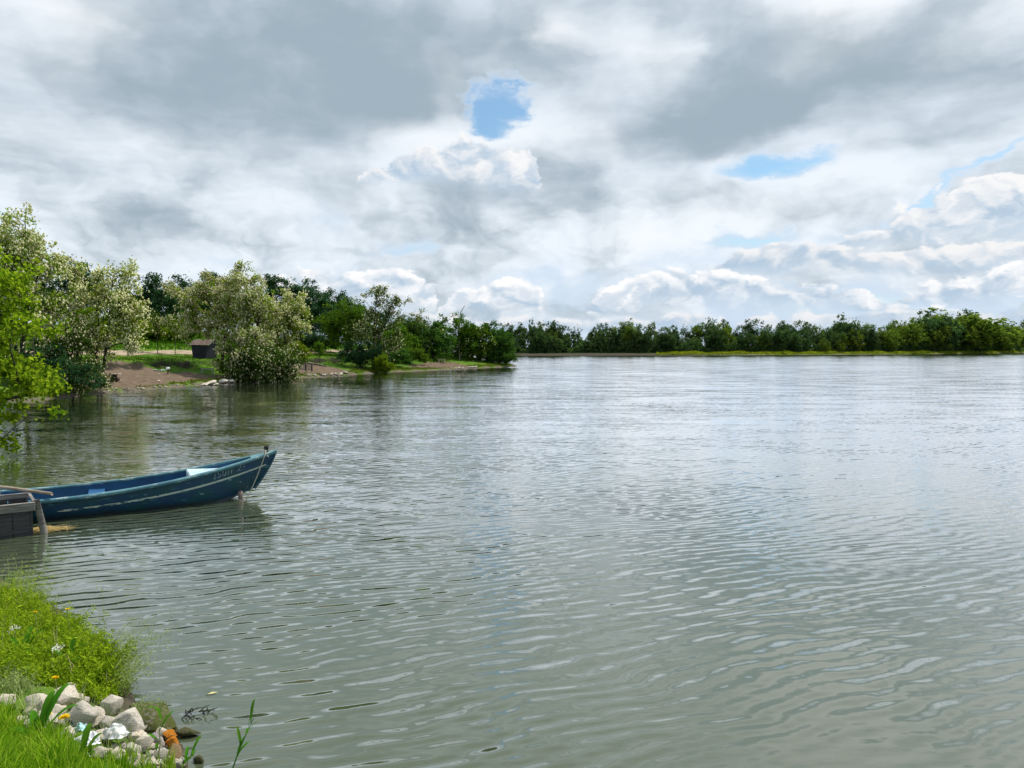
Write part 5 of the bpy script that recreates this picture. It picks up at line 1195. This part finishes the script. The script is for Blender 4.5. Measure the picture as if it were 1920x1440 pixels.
# crumpled plastic bags and wrappers
def crumple(name, px, py, w, h, col, label, seed, part=None, cat='litter', rough=.35):
    """a crushed sheet of plastic film lying over the stones"""
    x, y, z = hit(px, py); s = y / FPX; n = 34; V = []; rg = random.Random(seed)
    for i in range(n):
        for j in range(n):
            u, v = i / (n - 1) * 2 - 1, j / (n - 1) * 2 - 1; q = Vector((u * 1.6 + seed, v * 1.6, seed * .7))
            r = math.hypot(u, v * 1.1) / (1.0 + .35 * mnoise.noise(Vector((math.atan2(v, u) * 1.3, seed, 0)))); rid = 1 - 1.6 * abs(mnoise.noise(q * .9)) + .5 * abs(mnoise.noise(q * 2.1)) - .16 * abs(mnoise.noise(q * 4.5))
            zz = max(0, 1 - r * r) ** .7 * (.35 + .65 * rid) + .03 * mnoise.noise(q * 6); k = 1 - .35 * max(0, mnoise.noise(q * 2.3 + Vector((9, 0, 0))))
            V.append((u * k + .10 * mnoise.noise(q * 4), v * k + .10 * mnoise.noise(q * 4 + Vector((5, 5, 0))), zz))
    idx = np.arange(n * n).reshape(n, n); me = mesh(name, V, np.stack([idx[:-1, :-1], idx[1:, :-1], idx[1:, 1:], idx[:-1, 1:]], -1).reshape(-1, 4))
    m, t, b = material(name + '_film', col, rough, .5); nz = t.noise(objc(t), 2.2, 4, .6, dim='3D'); t.put(b.inputs['Base Color'], t.mix(t.step(nz, .46, .66) * .75, col, part or tuple(c * .55 for c in col)))
    o = obj(name, me, m); o.scale = (w * s / 2, w * s / 2 * .8, h * s * .55); o.location = (x, y + w * s * .2, z + .05); o.rotation_euler = (.25, .1, seed); tag(o, label, cat); return o
crumple('plastic_bag', 210, 1405, 56, 44, (.60, .62, .63), 'crumpled dirty white plastic bag among the rocks', 3, (.42, .38, .30)); crumple('plastic_bag', 160, 1412, 42, 32, (.66, .68, .70), 'smaller white plastic bag beside the teal wrapper', 7, (.62, .64, .66)); crumple('plastic_bag', 150, 1440, 34, 26, (.7, .72, .72), 'torn white plastic scrap low in the grass', 9)
crumple('wrapper', 148, 1384, 24, 22, (.25, .50, .52), 'crumpled teal wrapper behind the smaller plastic bag', 5, (.65, .75, .75)); crumple('wrapper', 133, 1376, 13, 18, (.03, .04, .06), 'small black wrapper scrap next to the teal one', 11)
# ------------------------------------------------------------------ grass of the left bank
G_BANK = leaf_mat('bank_grass', (.03, .085, .006), (.10, .19, .012), .4); G_BANKY = leaf_mat('bank_grass_yellow', (.09, .14, .012), (.20, .22, .04), .35)
def bank_grass(n, dlo, dhi, yr, h, w, mat, label, seed, skip=True):
    rng = np.random.default_rng(seed); out = []
    while sum(len(o) for o in out) < n:
        y = rng.uniform(yr[0], yr[1], 40000); x = rng.uniform(-75, 2, 40000); k = (x > -.70 * y - 2); x, y = x[k], y[k]; d = sdist(x, y); k = (d > dlo) & (d < dhi); x, y = x[k], y[k]
        if skip:
            bad = np.zeros(len(x), bool)
            for p in DIRT: bad |= inside_poly(x, y, p)
            x, y = x[~bad], y[~bad]
        d = sdist(x, y); k = ~((d > 11.8) & (d < 16.4)); out.append(np.stack([x[k], y[k]], 1))
    P = np.concatenate(out)[:n]; P = np.concatenate([P, height(P[:, 0], P[:, 1])[:, None] - .02], 1); V, F = blades(rng, P, h, w, .5, 2)
    tag(obj('grass', mesh('grass', V, F), mat), label, 'grass', kind='stuff')
bank_grass(15000, .3, 1.6, (40, 118), .20, .05, G_BANKY, 'short yellowish grass along the left waterline', 1)
bank_grass(26000, 5.0, 11.6, (42, 118), .20, .05, G_BANK, 'green grass on the step between the landings and the path', 2)
bank_grass(26000, 16, 44, (45, 125), .6, .10, G_BANK, 'tall green meadow grass on the slope above the path', 3)

rng = np.random.default_rng(19); Pd = []
for p in DIRT:
    xs = [q[0] for q in p]; ys = [q[1] for q in p]; x = rng.uniform(min(xs), max(xs), 3000); y = rng.uniform(min(ys), max(ys), 3000); k = inside_poly(x, y, p) & (np.sin(x * 1.9 + 1) * np.sin(y * 1.3) + .5 * np.sin(x * 4.1) > .45); Pd.append(np.stack([x[k], y[k]], 1)[:900])
P = np.concatenate(Pd); P = np.concatenate([P, height(P[:, 0], P[:, 1])[:, None] - .01], 1); V, F = blades(rng, P, .10, .035, .7, 2)
tag(obj('grass', mesh('grass', V, F), G_BANKY), 'scattered grass tufts on the bare earth landings', 'grass', kind='stuff')
rng = np.random.default_rng(23); x = rng.uniform(-20, 4, 90000); y = rng.uniform(-2, 24, 90000); d = sdist(x, y); k = (d > .35) & (d < 7) & ((x < -.70 * y - .2) | (y < 3.7)); x, y = x[k][:26000], y[k][:26000]
P = np.stack([x, y, height(x, y) - .01], 1); V, F = blades(rng, P, .16, .014, .6, 2)
tag(obj('grass', mesh('grass', V, F, True), G_NEAR), 'short grass over the rest of the near bank', 'grass', kind='stuff')
